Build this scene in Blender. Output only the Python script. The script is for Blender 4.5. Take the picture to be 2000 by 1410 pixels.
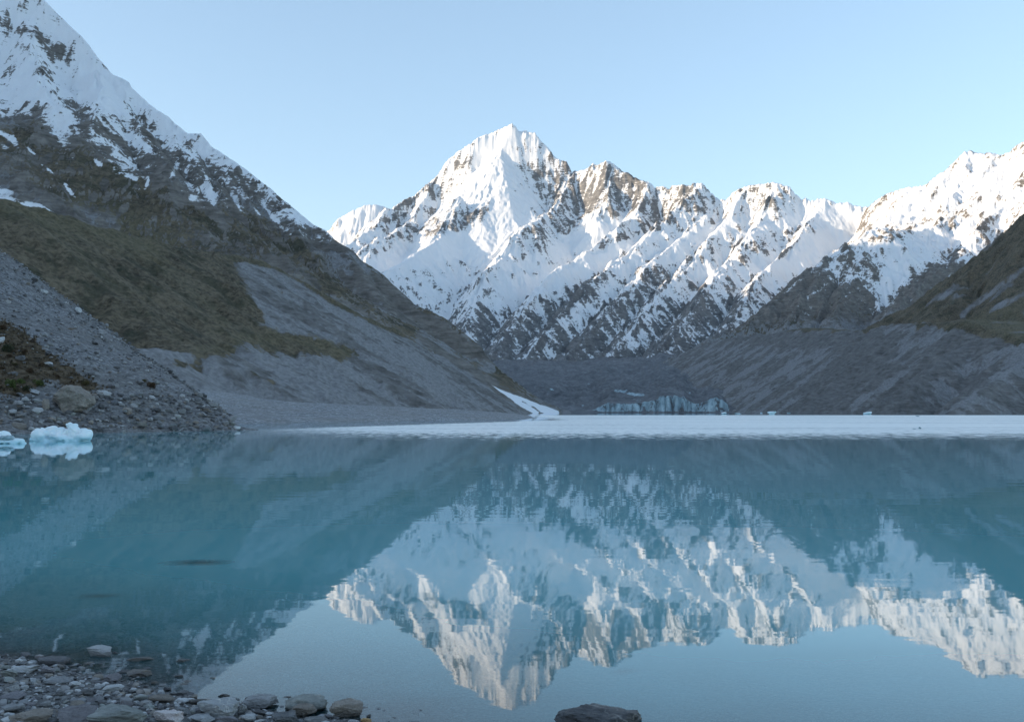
import bpy, bmesh, math, random
import numpy as np
from mathutils import Vector, Matrix, Euler
rad = math.radians
scene = bpy.context.scene
COL = scene.collection
for o in list(bpy.data.objects):
    bpy.data.objects.remove(o)

REPORT = False
# ------------------------------------------------------------------ camera
F_PX = 1900.0                      # focal length in pixels of the 2000 px wide photograph
PITCH = rad(2.98)
CAM_H = 2.0
cam_data = bpy.data.cameras.new("camera")
cam_data.sensor_width = 36.0
cam_data.lens = 36.0 * F_PX / 2000.0
cam_data.clip_start = 0.1
cam_data.clip_end = 80000.0
cam = bpy.data.objects.new("camera", cam_data)
COL.objects.link(cam)
cam.location = (0, 0, CAM_H)
cam.rotation_euler = (math.pi / 2 + PITCH, 0, 0)
scene.camera = cam

# ------------------------------------------------------------------ light
SUN_AZ, SUN_EL = rad(-104), rad(8.0)       # low sun to the left, a little behind the camera
world = bpy.data.worlds.new("World")
scene.world = world
world.use_nodes = True
wn = world.node_tree
for n in list(wn.nodes):
    wn.nodes.remove(n)
sky = wn.nodes.new("ShaderNodeTexSky")
sky.sky_type = 'NISHITA'
sky.sun_disc = False
sky.sun_elevation = SUN_EL
sky.sun_rotation = SUN_AZ
sky.altitude = 900
sky.air_density = 1.0
sky.dust_density = 0.8
sky.ozone_density = 2.0
bg = wn.nodes.new("ShaderNodeBackground")
bg.inputs['Strength'].default_value = 0.15
wo = wn.nodes.new("ShaderNodeOutputWorld")
soft = wn.nodes.new("ShaderNodeGamma")          # hazier, paler sky: flattens its colour and brightness range evenly
soft.inputs['Gamma'].default_value = 0.71
wn.links.new(sky.outputs[0], soft.inputs[0])
wn.links.new(soft.outputs[0], bg.inputs[0])
wn.links.new(bg.outputs[0], wo.inputs[0])
sun = bpy.data.lights.new("sun", 'SUN')
sun.energy = 2.3
sun.angle = rad(0.5)
sun.color = (1.0, 0.79, 0.56)
sun_o = bpy.data.objects.new("sun", sun)
COL.objects.link(sun_o)
_sd = Vector((math.sin(SUN_AZ) * math.cos(SUN_EL), math.cos(SUN_AZ) * math.cos(SUN_EL), math.sin(SUN_EL)))
sun_o.rotation_euler = (-_sd).to_track_quat('-Z', 'Y').to_euler()
sun_o.location = (0, 0, 3000)
scene.view_settings.view_transform = 'Standard'
scene.view_settings.look = 'None'
scene.view_settings.gamma = 1.0
scene.view_settings.exposure = 1.85
scene.view_settings.use_curve_mapping = False
scene.render.engine = 'CYCLES'
scene.cycles.use_denoising = True
scene.cycles.max_bounces = 6
scene.cycles.diffuse_bounces = 2
scene.cycles.glossy_bounces = 3
scene.cycles.transparent_max_bounces = 8
scene.cycles.volume_bounces = 0
scene.cycles.sample_clamp_indirect = 4.0

# ------------------------------------------------------------------ camera geometry helpers
_cp, _sp = math.cos(PITCH), math.sin(PITCH)

def px_dir(px, py):
    u = (np.asarray(px, float) - 1000) / F_PX
    v = (705 - np.asarray(py, float)) / F_PX
    return u, _cp - v * _sp, _sp + v * _cp

def P(px, py, D):
    """world point seen at a photograph pixel, at horizontal distance D from the camera"""
    x, y, z = px_dir(px, py)
    k = D / np.hypot(x, y)
    return np.array([x * k, y * k, CAM_H + z * k]).T

def ground_at(px, py, h=0.0):
    """world point on the level z = h seen at a pixel below the horizon"""
    x, y, z = px_dir(px, py)
    k = (h - CAM_H) / z
    return x * k, y * k

def to_px(x, y, z):
    dz = z - CAM_H
    f = y * _cp + dz * _sp
    v = -y * _sp + dz * _cp
    f = np.maximum(f, 1e-6)
    return 1000 + F_PX * x / f, 705 - F_PX * v / f

def az_el(px, py):
    x, y, z = px_dir(px, py)
    return np.arctan2(x, y), z / np.hypot(x, y)

# ------------------------------------------------------------------ noise
def hash2(ix, iy, seed):
    h = (ix * 374761393 + iy * 668265263 + seed * 974634777) & 0xffffffff
    h = ((h ^ (h >> 13)) * 1274126177) & 0xffffffff
    h = ((h ^ (h >> 16)) * 2246822519) & 0xffffffff
    return ((h ^ (h >> 15)) & 0xffffff) / float(0x1000000)

def perlin(x, y, seed=0):
    x0 = np.floor(x); y0 = np.floor(y)
    ix = x0.astype(np.int64); iy = y0.astype(np.int64)
    fx = x - x0; fy = y - y0
    ux = fx * fx * fx * (fx * (fx * 6 - 15) + 10)
    uy = fy * fy * fy * (fy * (fy * 6 - 15) + 10)
    def g(a, b):
        t = hash2(ix + a, iy + b, seed) * 6.2831853
        return np.cos(t) * (fx - a) + np.sin(t) * (fy - b)
    n0 = g(0, 0) * (1 - ux) + g(1, 0) * ux
    n1 = g(0, 1) * (1 - ux) + g(1, 1) * ux
    return (n0 * (1 - uy) + n1 * uy) * 1.5

def fbm(x, y, wl, octs=5, gain=0.5, seed=0):
    h = 0; a = 1.0; t = 0
    for o in range(octs):
        h = h + a * perlin(x / wl + 13.7 * o, y / wl - 7.3 * o, seed + o)
        t += a; a *= gain; wl *= 0.5
    return h / t

def ridged(x, y, wl, octs=5, gain=0.5, seed=0):
    h = 0; a = 1.0; t = 0; w = 1.0
    for o in range(octs):
        n = 1 - np.abs(perlin(x / wl + 3.1 * o, y / wl + 9.2 * o, seed + o)) * 1.6
        n = n * n * w
        w = np.clip(n * 1.6, 0, 1)
        h = h + a * n; t += a; a *= gain; wl *= 0.5
    return h / t

def erosion(x, y, gx, gy, wl, octs=5, gain=0.55, seed=0, branch=0.6):
    """branching gullies that run down the slope (gx, gy); returns about -1 .. 1"""
    h = np.zeros_like(x); sx = gx.copy(); sy = gy.copy()
    a = 1.0; tot = 0
    for o in range(octs):
        m = np.hypot(sx, sy) + 1e-6
        dx = -sy / m; dy = sx / m
        X = x / wl; Y = y / wl
        x0 = np.floor(X); y0 = np.floor(Y)
        ix = x0.astype(np.int64); iy = y0.astype(np.int64)
        fx = X - x0; fy = Y - y0
        c = 0; s = 0; wt = 0
        for i in (-1, 0, 1):
            for j in (-1, 0, 1):
                jx = hash2(ix + i, iy + j, seed + 31 * o)
                jy = hash2(ix + i, iy + j, seed + 31 * o + 7)
                px = fx - i - jx; py = fy - j - jy
                w = np.exp(-2.2 * (px * px + py * py))
                ph = 6.2831853 * (px * dx + py * dy)
                c = c + np.cos(ph) * w; s = s + np.sin(ph) * w; wt = wt + w
        c = c / wt; s = s / wt
        h += a * c
        k = -branch * s
        sx = sx + k * dx; sy = sy + k * dy
        tot += a; a *= gain; wl *= 0.5
    return h / tot

def sstep(a, b, x):
    t = np.clip((x - a) / (b - a), 0, 1)
    return t * t * (3 - 2 * t)

def poly_sd(px, py, poly):
    """signed distance in pixels to a polygon, positive inside"""
    pts = np.array(poly, float)
    n = len(pts)
    d = np.full(px.shape, 1e18); inside = np.zeros(px.shape, bool)
    for i in range(n):
        ax, ay = pts[i]; bx, by = pts[(i + 1) % n]
        ex, ey = bx - ax, by - ay
        wx, wy = px - ax, py - ay
        t = np.clip((wx * ex + wy * ey) / (ex * ex + ey * ey + 1e-9), 0, 1)
        d = np.minimum(d, (wx - t * ex) ** 2 + (wy - t * ey) ** 2)
        c = (ay > py) != (by > py)
        xx = ax + (py - ay) * ex / (ey if abs(ey) > 1e-9 else 1e-9)
        inside ^= c & (px < xx)
    d = np.sqrt(d)
    return np.where(inside, d, -d)

def line_d(px, py, pts):
    """distance in pixels to a polyline"""
    pts = np.array(pts, float)
    d = np.full(px.shape, 1e18)
    for i in range(len(pts) - 1):
        ax, ay = pts[i]; bx, by = pts[i + 1]
        ex, ey = bx - ax, by - ay
        wx, wy = px - ax, py - ay
        t = np.clip((wx * ex + wy * ey) / (ex * ex + ey * ey + 1e-9), 0, 1)
        d = np.minimum(d, (wx - t * ex) ** 2 + (wy - t * ey) ** 2)
    return np.sqrt(d)

# ------------------------------------------------------------------ meshes
def mesh_np(name, verts, quads=None, tris=None, smooth=True, attrs=None):
    me = bpy.data.meshes.new(name)
    nv = len(verts)
    me.vertices.add(nv)
    me.vertices.foreach_set('co', np.ascontiguousarray(verts, dtype=np.float32).ravel())
    f = quads if quads is not None else tris
    k = f.shape[1]
    me.loops.add(f.size)
    me.loops.foreach_set('vertex_index', np.ascontiguousarray(f, dtype=np.int32).ravel())
    me.polygons.add(len(f))
    me.polygons.foreach_set('loop_start', np.arange(0, f.size, k, dtype=np.int32))
    try:
        me.polygons.foreach_set('loop_total', np.full(len(f), k, dtype=np.int32))
    except Exception:
        pass
    me.polygons.foreach_set('use_smooth', np.full(len(f), bool(smooth)))
    for an, av in (attrs or {}).items():
        at = me.attributes.new(an, 'FLOAT', 'POINT')
        at.data.foreach_set('value', np.ascontiguousarray(av, dtype=np.float32).ravel())
    me.update(calc_edges=True)
    me.validate()
    return me

def grid_quads(nr, nc):
    i = np.arange(nr * nc).reshape(nr, nc)
    return np.stack([i[:-1, :-1], i[:-1, 1:], i[1:, 1:], i[1:, :-1]], -1).reshape(-1, 4)

def link(name, me, mat=None, parent=None, **props):
    o = bpy.data.objects.new(name, me)
    COL.objects.link(o)
    if mat is not None and me is not None:
        if not me.materials:
            me.materials.append(mat)
    if parent is not None:
        o.parent = parent
    for k, v in props.items():
        o[k] = v
    return o

# ------------------------------------------------------------------ ridge height fields
def ridge_field(X, Y, ridges, base):
    """highest of many roof-like ridges; each ridge = (points Nx3, left slope, right slope, hollow)"""
    H = np.full(X.shape, float(base))
    for pts, sl, sr, L in ridges:
        pts = np.asarray(pts, float)
        n = len(pts) - 1
        T = []
        for i in range(n):
            a, b = pts[i], pts[i + 1]
            ex, ey = b[0] - a[0], b[1] - a[1]
            T.append(((X - a[0]) * ex + (Y - a[1]) * ey) / (ex * ex + ey * ey + 1e-9))
        for i in range(n):
            a, b = pts[i], pts[i + 1]
            ex, ey = b[0] - a[0], b[1] - a[1]
            wx, wy = X - a[0], Y - a[1]
            t = np.clip(T[i], 0, 1)
            d = np.hypot(wx - t * ex, wy - t * ey)
            side = ex * wy - ey * wx > 0          # left of the direction of travel
            s = np.where(side, sl, sr)
            # past an end: keep the side's slope only in the wedge outside a bend
            w0 = (T[i] <= 0) & ((T[i - 1] < 1) if i > 0 else True)
            w1 = (T[i] >= 1) & ((T[i + 1] > 0) if i < n - 1 else True)
            s = np.where(w0 | w1, max(sl, sr), s)
            # steep near the crest, easing off with distance
            drop = s * (d * 0.9 + 0.3 * L * (1 - np.exp(-d / L))) if L else s * d
            H = np.maximum(H, a[2] + (b[2] - a[2]) * t - drop)
    return H

def blur(H, n=1):
    for _ in range(n):
        Q = np.pad(H, 1, mode='edge')
        H = (Q[:-2, 1:-1] + Q[2:, 1:-1] + Q[1:-1, :-2] + Q[1:-1, 2:] + 2 * Q[1:-1, 1:-1]) / 6
    return H

class Field:
    """coarse regular grid with bilinear look-up"""
    def __init__(self, x0, x1, y0, y1, cell):
        self.x0, self.y0, self.c = x0, y0, cell
        self.xs = np.arange(x0, x1 + cell, cell).astype(float); self.ys = np.arange(y0, y1 + cell, cell).astype(float)
        self.X, self.Y = np.meshgrid(self.xs, self.ys)
    def at(self, G, x, y):
        u = np.clip((x - self.x0) / self.c, 0, len(self.xs) - 1.001)
        v = np.clip((y - self.y0) / self.c, 0, len(self.ys) - 1.001)
        i = u.astype(int); j = v.astype(int); fu = u - i; fv = v - j
        return (G[j, i] * (1 - fu) + G[j, i + 1] * fu) * (1 - fv) + (G[j + 1, i] * (1 - fu) + G[j + 1, i + 1] * fu) * fv

def RP(lst):
    return np.array([P(*p) for p in lst])

def build_terrain(name, pxl, pxr, rs, nc, ridges, base, cell, mod, attrs, mat, skyline=None, smooth_px=25, crest=250.0, blurs=2, **props):
    """a terrain as a height field on a fan of azimuths and distances (dense near, coarse far)"""
    az0 = math.atan2(pxl - 1000, F_PX); az1 = math.atan2(pxr - 1000, F_PX)
    A = np.linspace(az0, az1, nc)
    rs = np.asarray(rs, float)
    AZ, R = np.meshgrid(A, rs)
    x = R * np.sin(AZ); y = R * np.cos(AZ)
    fld = Field(x.min() - 2 * cell, x.max() + 2 * cell, y.min() - 2 * cell, y.max() + 2 * cell, cell)
    G = blur(ridge_field(fld.X, fld.Y, ridges, base), blurs)
    gy, gx = np.gradient(blur(G, 2), cell)
    h0 = fld.at(G, x, y)
    d = dict(x=x, y=y, r=R, az=AZ, h0=h0, gx=fld.at(gx, x, y), gy=fld.at(gy, x, y))
    d['g'] = np.hypot(d['gx'], d['gy'])
    z = mod(d)
    if skyline is not None:
        sk = np.array(skyline, float)
        az, te = az_el(sk[:, 0], sk[:, 1])
        tgt = np.interp(A, az, te)
        rng = np.random.default_rng(5)
        jag = np.convolve(rng.normal(size=nc), [.25, .5, .25], 'same') * (1.3 if crest > 100 else .6) / F_PX
        tgt = tgt + jag
        def crest_index(z):
            j = np.argmax((z - CAM_H) / R, 0)
            w = 9                                              # running median keeps the crest from jumping
            jp = np.pad(j, w, mode='edge')
            return np.median(np.stack([jp[k:k + nc] for k in range(2 * w + 1)]), 0).astype(int)
        j = crest_index(z)
        rj = rs[j]; zj = z[j, np.arange(nc)]
        delta = tgt * rj + CAM_H - zj                           # metres to add at the crest
        k = max(3, int(smooth_px / abs((pxr - pxl) / nc)))
        ker = np.hanning(2 * k + 3); ker /= ker.sum()
        low = np.convolve(np.pad(delta / np.maximum(zj, 1), len(ker) // 2, mode='edge'), ker, 'valid')
        if REPORT:
            print('SKYFIT', name, 'max frac', np.abs(low).max(), [round(float(v), 2) for v in low[::max(1, nc // 14)]])
        z = z * (1 + low[None, :] * sstep(0, 1, z / np.maximum(zj, 1)))
        kb = np.hanning(2 * max(2, int(34 / abs((pxr - pxl) / nc))) + 3); kb /= kb.sum()
        for it in range(4):                                     # broad lift first, then only the very crest takes the fine outline
            j = crest_index(z); rj = rs[j]
            delta = np.clip((tgt - ((z - CAM_H) / R).max(0)) * rj, -90, 90)
            if it < 2:
                delta = np.convolve(np.pad(delta, len(kb) // 2, mode='edge'), kb, 'valid')
            z = z + delta[None, :] * np.exp(-((R - rj[None, :]) / (crest if it < 2 else crest * .22)) ** 2)
        # nothing behind may stick out above the traced line
        z = np.minimum(z, tgt[None, :] * R + CAM_H + 0.0)
    d['z'] = z
    dzr = np.gradient(z, rs, axis=0)
    dza = np.gradient(z, A, axis=1) / R
    d['slope'] = np.hypot(dzr, dza)
    d['sx'] = dzr * np.sin(AZ) + dza * np.cos(AZ)
    d['sy'] = dzr * np.cos(AZ) - dza * np.sin(AZ)
    d['px'], d['py'] = to_px(x, y, z)
    at = attrs(d)
    me = mesh_np(name, np.stack([x, y, z], -1).reshape(-1, 3), quads=grid_quads(*x.shape), attrs=at)
    o = link(name, me, mat, kind='structure', **props)
    return o, d

# ------------------------------------------------------------------ materials
class M:
    def __init__(self, name):
        self.m = bpy.data.materials.new(name)
        self.m.use_nodes = True
        self.t = self.m.node_tree
        for n in list(self.t.nodes):
            self.t.nodes.remove(n)
        self.out = self.t.nodes.new('ShaderNodeOutputMaterial')
        self.pos = self.t.nodes.new('ShaderNodeTexCoord').outputs['Object']
    def n(self, typ, **kw):
        nd = self.t.nodes.new('ShaderNode' + typ)
        for k, v in kw.items():
            setattr(nd, k, v)
        return nd
    def set(self, sock, v):
        if isinstance(v, bpy.types.NodeSocket):
            self.t.links.new(v, sock)
        else:
            if isinstance(v, tuple) and len(v) == 3 and sock.type == 'RGBA':
                v = v + (1,)
            sock.default_value = v
    def attr(self, name):
        return self.n('Attribute', attribute_name=name).outputs['Fac']
    def scaled(self, s):
        nd = self.n('Mapping'); self.set(nd.inputs['Vector'], self.pos); nd.inputs['Scale'].default_value = s
        return nd.outputs[0]
    def noise(self, scale, detail=4, rough=0.55, vec=None, dist=0.0):
        nd = self.n('TexNoise'); self.set(nd.inputs['Vector'], vec or self.pos)
        nd.inputs['Scale'].default_value = scale; nd.inputs['Detail'].default_value = detail
        nd.inputs['Roughness'].default_value = rough; nd.inputs['Distortion'].default_value = dist
        return nd.outputs['Fac']
    def voro(self, scale, vec=None, feature='F1', out='Distance'):
        nd = self.n('TexVoronoi', feature=feature); self.set(nd.inputs['Vector'], vec or self.pos)
        nd.inputs['Scale'].default_value = scale
        return nd.outputs[out]
    def math(self, op, a, b=0.0, c=None):
        nd = self.n('Math', operation=op); self.set(nd.inputs[0], a); self.set(nd.inputs[1], b)
        if c is not None:
            self.set(nd.inputs[2], c)
        return nd.outputs[0]
    def smooth(self, v, a, b, lo=0.0, hi=1.0):
        nd = self.n('MapRange', interpolation_type='SMOOTHSTEP'); self.set(nd.inputs[0], v)
        for i, q in enumerate((a, b, lo, hi)):
            self.set(nd.inputs[i + 1], q)
        return nd.outputs[0]
    def mix(self, f, a, b):
        nd = self.n('Mix', data_type='RGBA'); self.set(nd.inputs[0], f)
        self.set(nd.inputs[6], a); self.set(nd.inputs[7], b)
        return nd.outputs[2]
    def ramp(self, v, stops):
        nd = self.n('ValToRGB'); self.set(nd.inputs[0], v)
        e = nd.color_ramp.elements
        while len(e) < len(stops):
            e.new(0.5)
        for el, (p, c) in zip(e, stops):
            el.position = p; el.color = c + (1,)
        return nd.outputs[0]
    def bump(self, h, strength, dist, normal=None):
        nd = self.n('Bump'); self.set(nd.inputs['Height'], h)
        nd.inputs['Strength'].default_value = strength; nd.inputs['Distance'].default_value = dist
        if normal is not None:
            self.set(nd.inputs['Normal'], normal)
        return nd.outputs[0]
    def principled(self, color, rough=0.9, normal=None, spec=0.3, **kw):
        b = self.n('BsdfPrincipled')
        self.set(b.inputs['Base Color'], color); self.set(b.inputs['Roughness'], rough)
        b.inputs['Specular IOR Level'].default_value = spec
        for k, v in kw.items():
            self.set(b.inputs[k], v)
        if normal is not None:
            self.set(b.inputs['Normal'], normal)
        self.t.links.new(b.outputs[0], self.out.inputs[0])
        return b
# ------------------------------------------------------------------ terrain materials
def mat_alpine(name, scale=1.0, rock=((0.085, 0.078, 0.07), (0.18, 0.163, 0.145), (0.30, 0.275, 0.245)), grass=((0.046, 0.038, 0.026), (0.19, 0.155, 0.105)),
               scree=(0.25, 0.247, 0.247), bump=1.0):
    """snow / rock / scree / grass by vertex attributes, with noise on every border"""
    m = M(name)
    s = 1.0 / scale
    n1 = m.noise(s / 55, 9, 0.62)
    n2 = m.noise(s / 14, 7, 0.65)
    n3 = m.noise(s / 160, 6, 0.55)
    strata = m.noise(1.0, 6, 0.6, vec=m.scaled((s / 60, s / 60, s / 11)), dist=0.6)
    rk = m.ramp(m.math('ADD', m.math('MULTIPLY', n1, 0.5), m.math('MULTIPLY', strata, 0.5)), [(0.36, rock[0]), (0.5, rock[1]), (0.66, rock[2])])
    sc = m.mix(m.smooth(n2, 0.3, 0.7), tuple(c * 0.72 for c in scree), tuple(c * 1.22 for c in scree))
    base = m.mix(m.smooth(m.math('ADD', m.attr('scree'), m.math('MULTIPLY', m.math('SUBTRACT', n1, 0.5), 0.9)), 0.4, 0.6), rk, sc)
    gr = m.ramp(m.math('ADD', m.math('MULTIPLY', n2, 0.7), m.math('MULTIPLY', n3, 0.3)), [(0.38, grass[0]), (0.6, grass[1])])
    gr = m.mix(m.math('MULTIPLY', m.smooth(m.noise(s / 90, 6, .6), .5, .62), .6), gr, (0.036, 0.042, 0.026))
    gtone = m.attr('tone')
    gr = m.mix(gtone, gr, m.mix(m.smooth(n2, 0.35, 0.65), (0.10, 0.088, 0.052), (0.185, 0.155, 0.095)))
    base = m.mix(m.smooth(m.math('ADD', m.attr('grass'), m.math('MULTIPLY', m.math('SUBTRACT', n2, 0.5), 1.0)), 0.38, 0.62), base, gr)
    sn = m.math('ADD', m.math('ADD', m.attr('snow'), m.math('MULTIPLY', m.math('SUBTRACT', n1, 0.5), 0.5)), m.math('ADD', m.math('MULTIPLY', m.math('SUBTRACT', n2, 0.5), 0.8), m.math('MULTIPLY', m.math('SUBTRACT', strata, 0.5), 0.8)))
    sf = m.smooth(sn, 0.42, 0.56)
    col = m.mix(sf, base, m.mix(n3, (0.75, 0.765, 0.785), (0.84, 0.843, 0.85)))
    bh = m.math('ADD', m.math('MULTIPLY', n1, 1.0), m.math('MULTIPLY', n2, 0.45))
    bst = m.math('MULTIPLY', m.math('SUBTRACT', 1.0, m.math('MULTIPLY', sf, 0.75)), bump)
    nd = m.n('Bump'); m.set(nd.inputs['Height'], bh); m.set(nd.inputs['Strength'], bst); nd.inputs['Distance'].default_value = 16.0 * scale
    rough = m.math('SUBTRACT', 0.95, m.math('MULTIPLY', sf, 0.3))
    m.principled(col, rough, nd.outputs[0], 0.2)
    return m.m

MAT_FAR = mat_alpine('snowy_rock_far', 1.0, rock=((0.085, 0.085, 0.09), (0.18, 0.178, 0.175), (0.31, 0.30, 0.285)))
MAT_MID = mat_alpine('snowy_rock_middle', 0.5)
MAT_NEAR = mat_alpine('hill_rock_and_grass', 0.22, bump=0.8, rock=((0.095, 0.09, 0.085), (0.165, 0.157, 0.15), (0.25, 0.24, 0.228)))

def zero(d):
    return np.zeros_like(d['x'])

def blobs(d, lst):
    """sum of soft elliptical patches (px, py, rx, ry, tilt degrees, value)"""
    s = zero(d)
    wx = 14 * fbm(d['x'], d['y'], 260, 4, seed=91); wy = 14 * fbm(d['x'], d['y'], 260, 4, seed=97)
    for cx, cy, rx, ry, a, v in lst:
        c, q = math.cos(rad(a)), math.sin(rad(a))
        dx = d['px'] + wx - cx; dy = d['py'] + wy - cy
        u = (dx * c - dy * q) / rx; w = (dx * q + dy * c) / ry
        s += v * np.exp(-(u * u + w * w) ** 1.5)
    return s

# ------------------------------------------------------------------ far snow mountain
SKY_MAIN = [(520, 520), (600, 480), (645, 449), (650, 440), (660, 427), (687, 412), (711, 402), (723, 400), (741, 401), (751, 404), (757, 408), (763, 409), (780, 397), (789, 390), (810, 382),
    (822, 370), (837, 358), (852, 346), (861, 332), (871, 317), (885, 305), (897, 295), (912, 284), (922, 280), (927, 274), (936, 267), (957, 262), (969, 256), (987, 248),
    (1000, 241), (1008, 248), (1014, 257), (1026, 256), (1044, 259), (1050, 268), (1059, 277), (1068, 286), (1077, 298), (1083, 305), (1092, 311), (1107, 316), (1116, 334),
    (1128, 335), (1149, 329), (1158, 319), (1167, 323), (1183, 315), (1190, 316), (1205, 325), (1217, 336), (1226, 337), (1235, 345), (1250, 351), (1268, 357), (1280, 367),
    (1295, 363), (1305, 370), (1313, 364), (1331, 360), (1346, 363), (1355, 357), (1370, 357), (1379, 367), (1391, 378), (1403, 390), (1418, 390), (1433, 375), (1454, 364),
    (1475, 361), (1499, 358), (1517, 357), (1529, 363), (1541, 364), (1550, 376), (1565, 390), (1574, 387), (1583, 394), (1598, 388), (1610, 388), (1622, 391), (1637, 397),
    (1655, 395), (1665, 400), (1685, 405), (1700, 404), (1740, 408), (1800, 420)]
far_ridges = [
    (RP([(600, 480, 10600), (660, 428, 10600), (711, 402, 10600), (751, 404, 10600), (780, 420, 10500)]), 0.8, 0.8, 400),
    (RP([(757, 412, 9000), (789, 390, 9100), (837, 358, 9250), (885, 305, 9400), (927, 274, 9450), (969, 256, 9500), (1000, 241, 9500), (1044, 259, 9450), (1083, 305, 9350),
         (1116, 334, 9200), (1158, 319, 9100), (1190, 316, 9000), (1235, 345, 8850), (1268, 357, 8750), (1313, 364, 8650), (1370, 357, 8550), (1403, 390, 8450), (1454, 364, 8400),
         (1517, 357, 8300), (1565, 390, 8250), (1610, 388, 8200), (1665, 400, 8150), (1740, 410, 8100), (1850, 430, 8000)]), 1.1, 1.5, 0),
    # spurs running down towards the lower left
    (RP([(763, 409, 9000), (735, 440, 8600), (690, 470, 8200), (620, 520, 7600)]), 0.8, 0.8, 300),
    (RP([(1000, 241, 9500), (975, 300, 9250), (940, 350, 9000), (905, 392, 8650), (870, 425, 8250), (845, 470, 7800), (790, 505, 7300), (720, 540, 6800), (660, 600, 6200)]), 0.75, 0.9, 300),
    (RP([(837, 358, 9250), (800, 425, 8700), (760, 455, 8300), (715, 480, 7900)]), 0.8, 0.9, 260),
    (RP([(1083, 305, 9350), (1070, 335, 9120), (1048, 385, 8860), (1015, 430, 8560), (985, 465, 8250)]), 1.2, 0.6, 200),
    (RP([(1116, 334, 9200), (1080, 400, 8600), (1050, 425, 8250), (1020, 440, 8000), (985, 488, 7600), (948, 523, 7200), (930, 570, 6800), (915, 620, 6200), (890, 680, 5500)]), 0.85, 1.0, 300),
    (RP([(1190, 316, 9000), (1185, 370, 8700), (1170, 420, 8350)]), 1.0, 1.0, 300),
    (RP([(1268, 357, 8750), (1235, 420, 8300), (1205, 450, 7950), (1160, 480, 7650), (1110, 505, 7350), (1070, 540, 7000), (1020, 600, 6400), (975, 660, 5800), (950, 695, 5300)]), 0.85, 1.0, 280),
    (RP([(1370, 357, 8550), (1320, 410, 8150), (1270, 450, 7800), (1225, 490, 7400), (1180, 525, 7050), (1120, 575, 6600), (1065, 640, 6000), (1010, 700, 5300)]), 0.85, 1.0, 280),
    (RP([(1403, 390, 8450), (1360, 440, 8000), (1305, 480, 7550), (1255, 520, 7150), (1195, 590, 6500), (1140, 650, 5900), (1080, 705, 5200)]), 0.8, 1.0, 280),
    (RP([(1454, 364, 8400), (1425, 420, 8000), (1385, 460, 7700), (1330, 520, 7200), (1290, 560, 6800), (1240, 630, 6100), (1170, 700, 5300)]), 0.85, 1.0, 280),
    (RP([(1517, 357, 8300), (1490, 420, 7900), (1470, 450, 7650), (1440, 490, 7300), (1400, 530, 6900), (1350, 600, 6300), (1290, 670, 5500), (1240, 710, 5100)]), 0.85, 1.0, 280),
    (RP([(1610, 388, 8200), (1585, 430, 7900), (1560, 470, 7500), (1510, 510, 7100), (1470, 550, 6700), (1430, 620, 6000), (1380, 680, 5400)]), 0.8, 1.0, 280),
    (RP([(1740, 410, 8100), (1680, 470, 7500), (1600, 540, 6700), (1540, 600, 6000)]), 0.7, 0.9, 260),
]
SNOW_MAIN = [
    (985, 268, 60, 26, 20, .55), (960, 310, 50, 30, 50, .35), (1000, 345, 40, 45, 60, .35), (930, 372, 90, 14, 18, .5), (1010, 390, 55, 13, 5, .55), (1050, 295, 40, 18, 35, .35),
    (960, 450, 40, 60, -35, .6), (1000, 420, 45, 30, 30, .5), (800, 505, 110, 22, 14, .65), (870, 480, 60, 24, 20, .5), (930, 480, 60, 26, 0, .45), (1035, 425, 22, 12, 40, .5),
    (1170, 450, 70, 14, 22, .75), (1110, 480, 50, 22, 20, .5), (1190, 495, 110, 11, 20, .6), (1250, 470, 60, 8, 20, .5), (1350, 465, 90, 9, 22, .5), (1310, 500, 70, 10, 22, .45),
    (1410, 445, 100, 10, 18, .5), (1640, 440, 45, 60, 20, .75), (1580, 500, 70, 30, 30, .55), (1530, 440, 70, 14, 14, .5), (1500, 520, 60, 18, 10, .45), (1440, 390, 20, 22, 40, .4), (1100, 540, 160, 22, 18, .35), (1340, 550, 120, 16, 25, .3),
    (1000, 560, 130, 50, 20, .28), (850, 560, 100, 40, 20, .25), (708, 420, 46, 20, 20, .4), (690, 460, 30, 12, 30, .2),
    # bare rock
    (925, 425, 62, 18, 20, -.55), (960, 400, 40, 12, 30, -.35), (855, 450, 20, 26, 50, -.4), (800, 455, 40, 13, 25, -.55), (770, 425, 34, 13, 25, -.4), (855, 380, 34, 14, 48, -.25), (890, 330, 22, 12, 50, -.2),
    (1030, 345, 26, 30, 60, -.4), (1080, 350, 40, 40, 50, -.3), (1190, 365, 75, 50, 0, -.42), (1130, 400, 45, 40, 40, -.3), (1080, 450, 45, 40, 50, -.45), (1040, 400, 34, 20, 40, -.35), (1230, 400, 36, 36, 20, -.3),
    (1330, 385, 70, 26, 20, -.3), (1270, 430, 40, 26, 40, -.35), (1500, 390, 70, 30, 30, -.18), (1360, 420, 70, 20, 30, -.18), (1280, 520, 40, 12, 20, -.25), (1490, 480, 60, 18, 20, -.25),
    (1150, 560, 90, 16, 35, -.35), (1260, 570, 70, 22, 35, -.4), (1330, 610, 70, 40, 45, -.3), (1180, 640, 110, 30, 38, -.35), (1000, 660, 110, 26, 30, -.35), (940, 620, 30, 30, 60, -.45), (1420, 590, 60, 36, 45, -.25), (1100, 600, 70, 20, 40, -.2),
]
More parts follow.
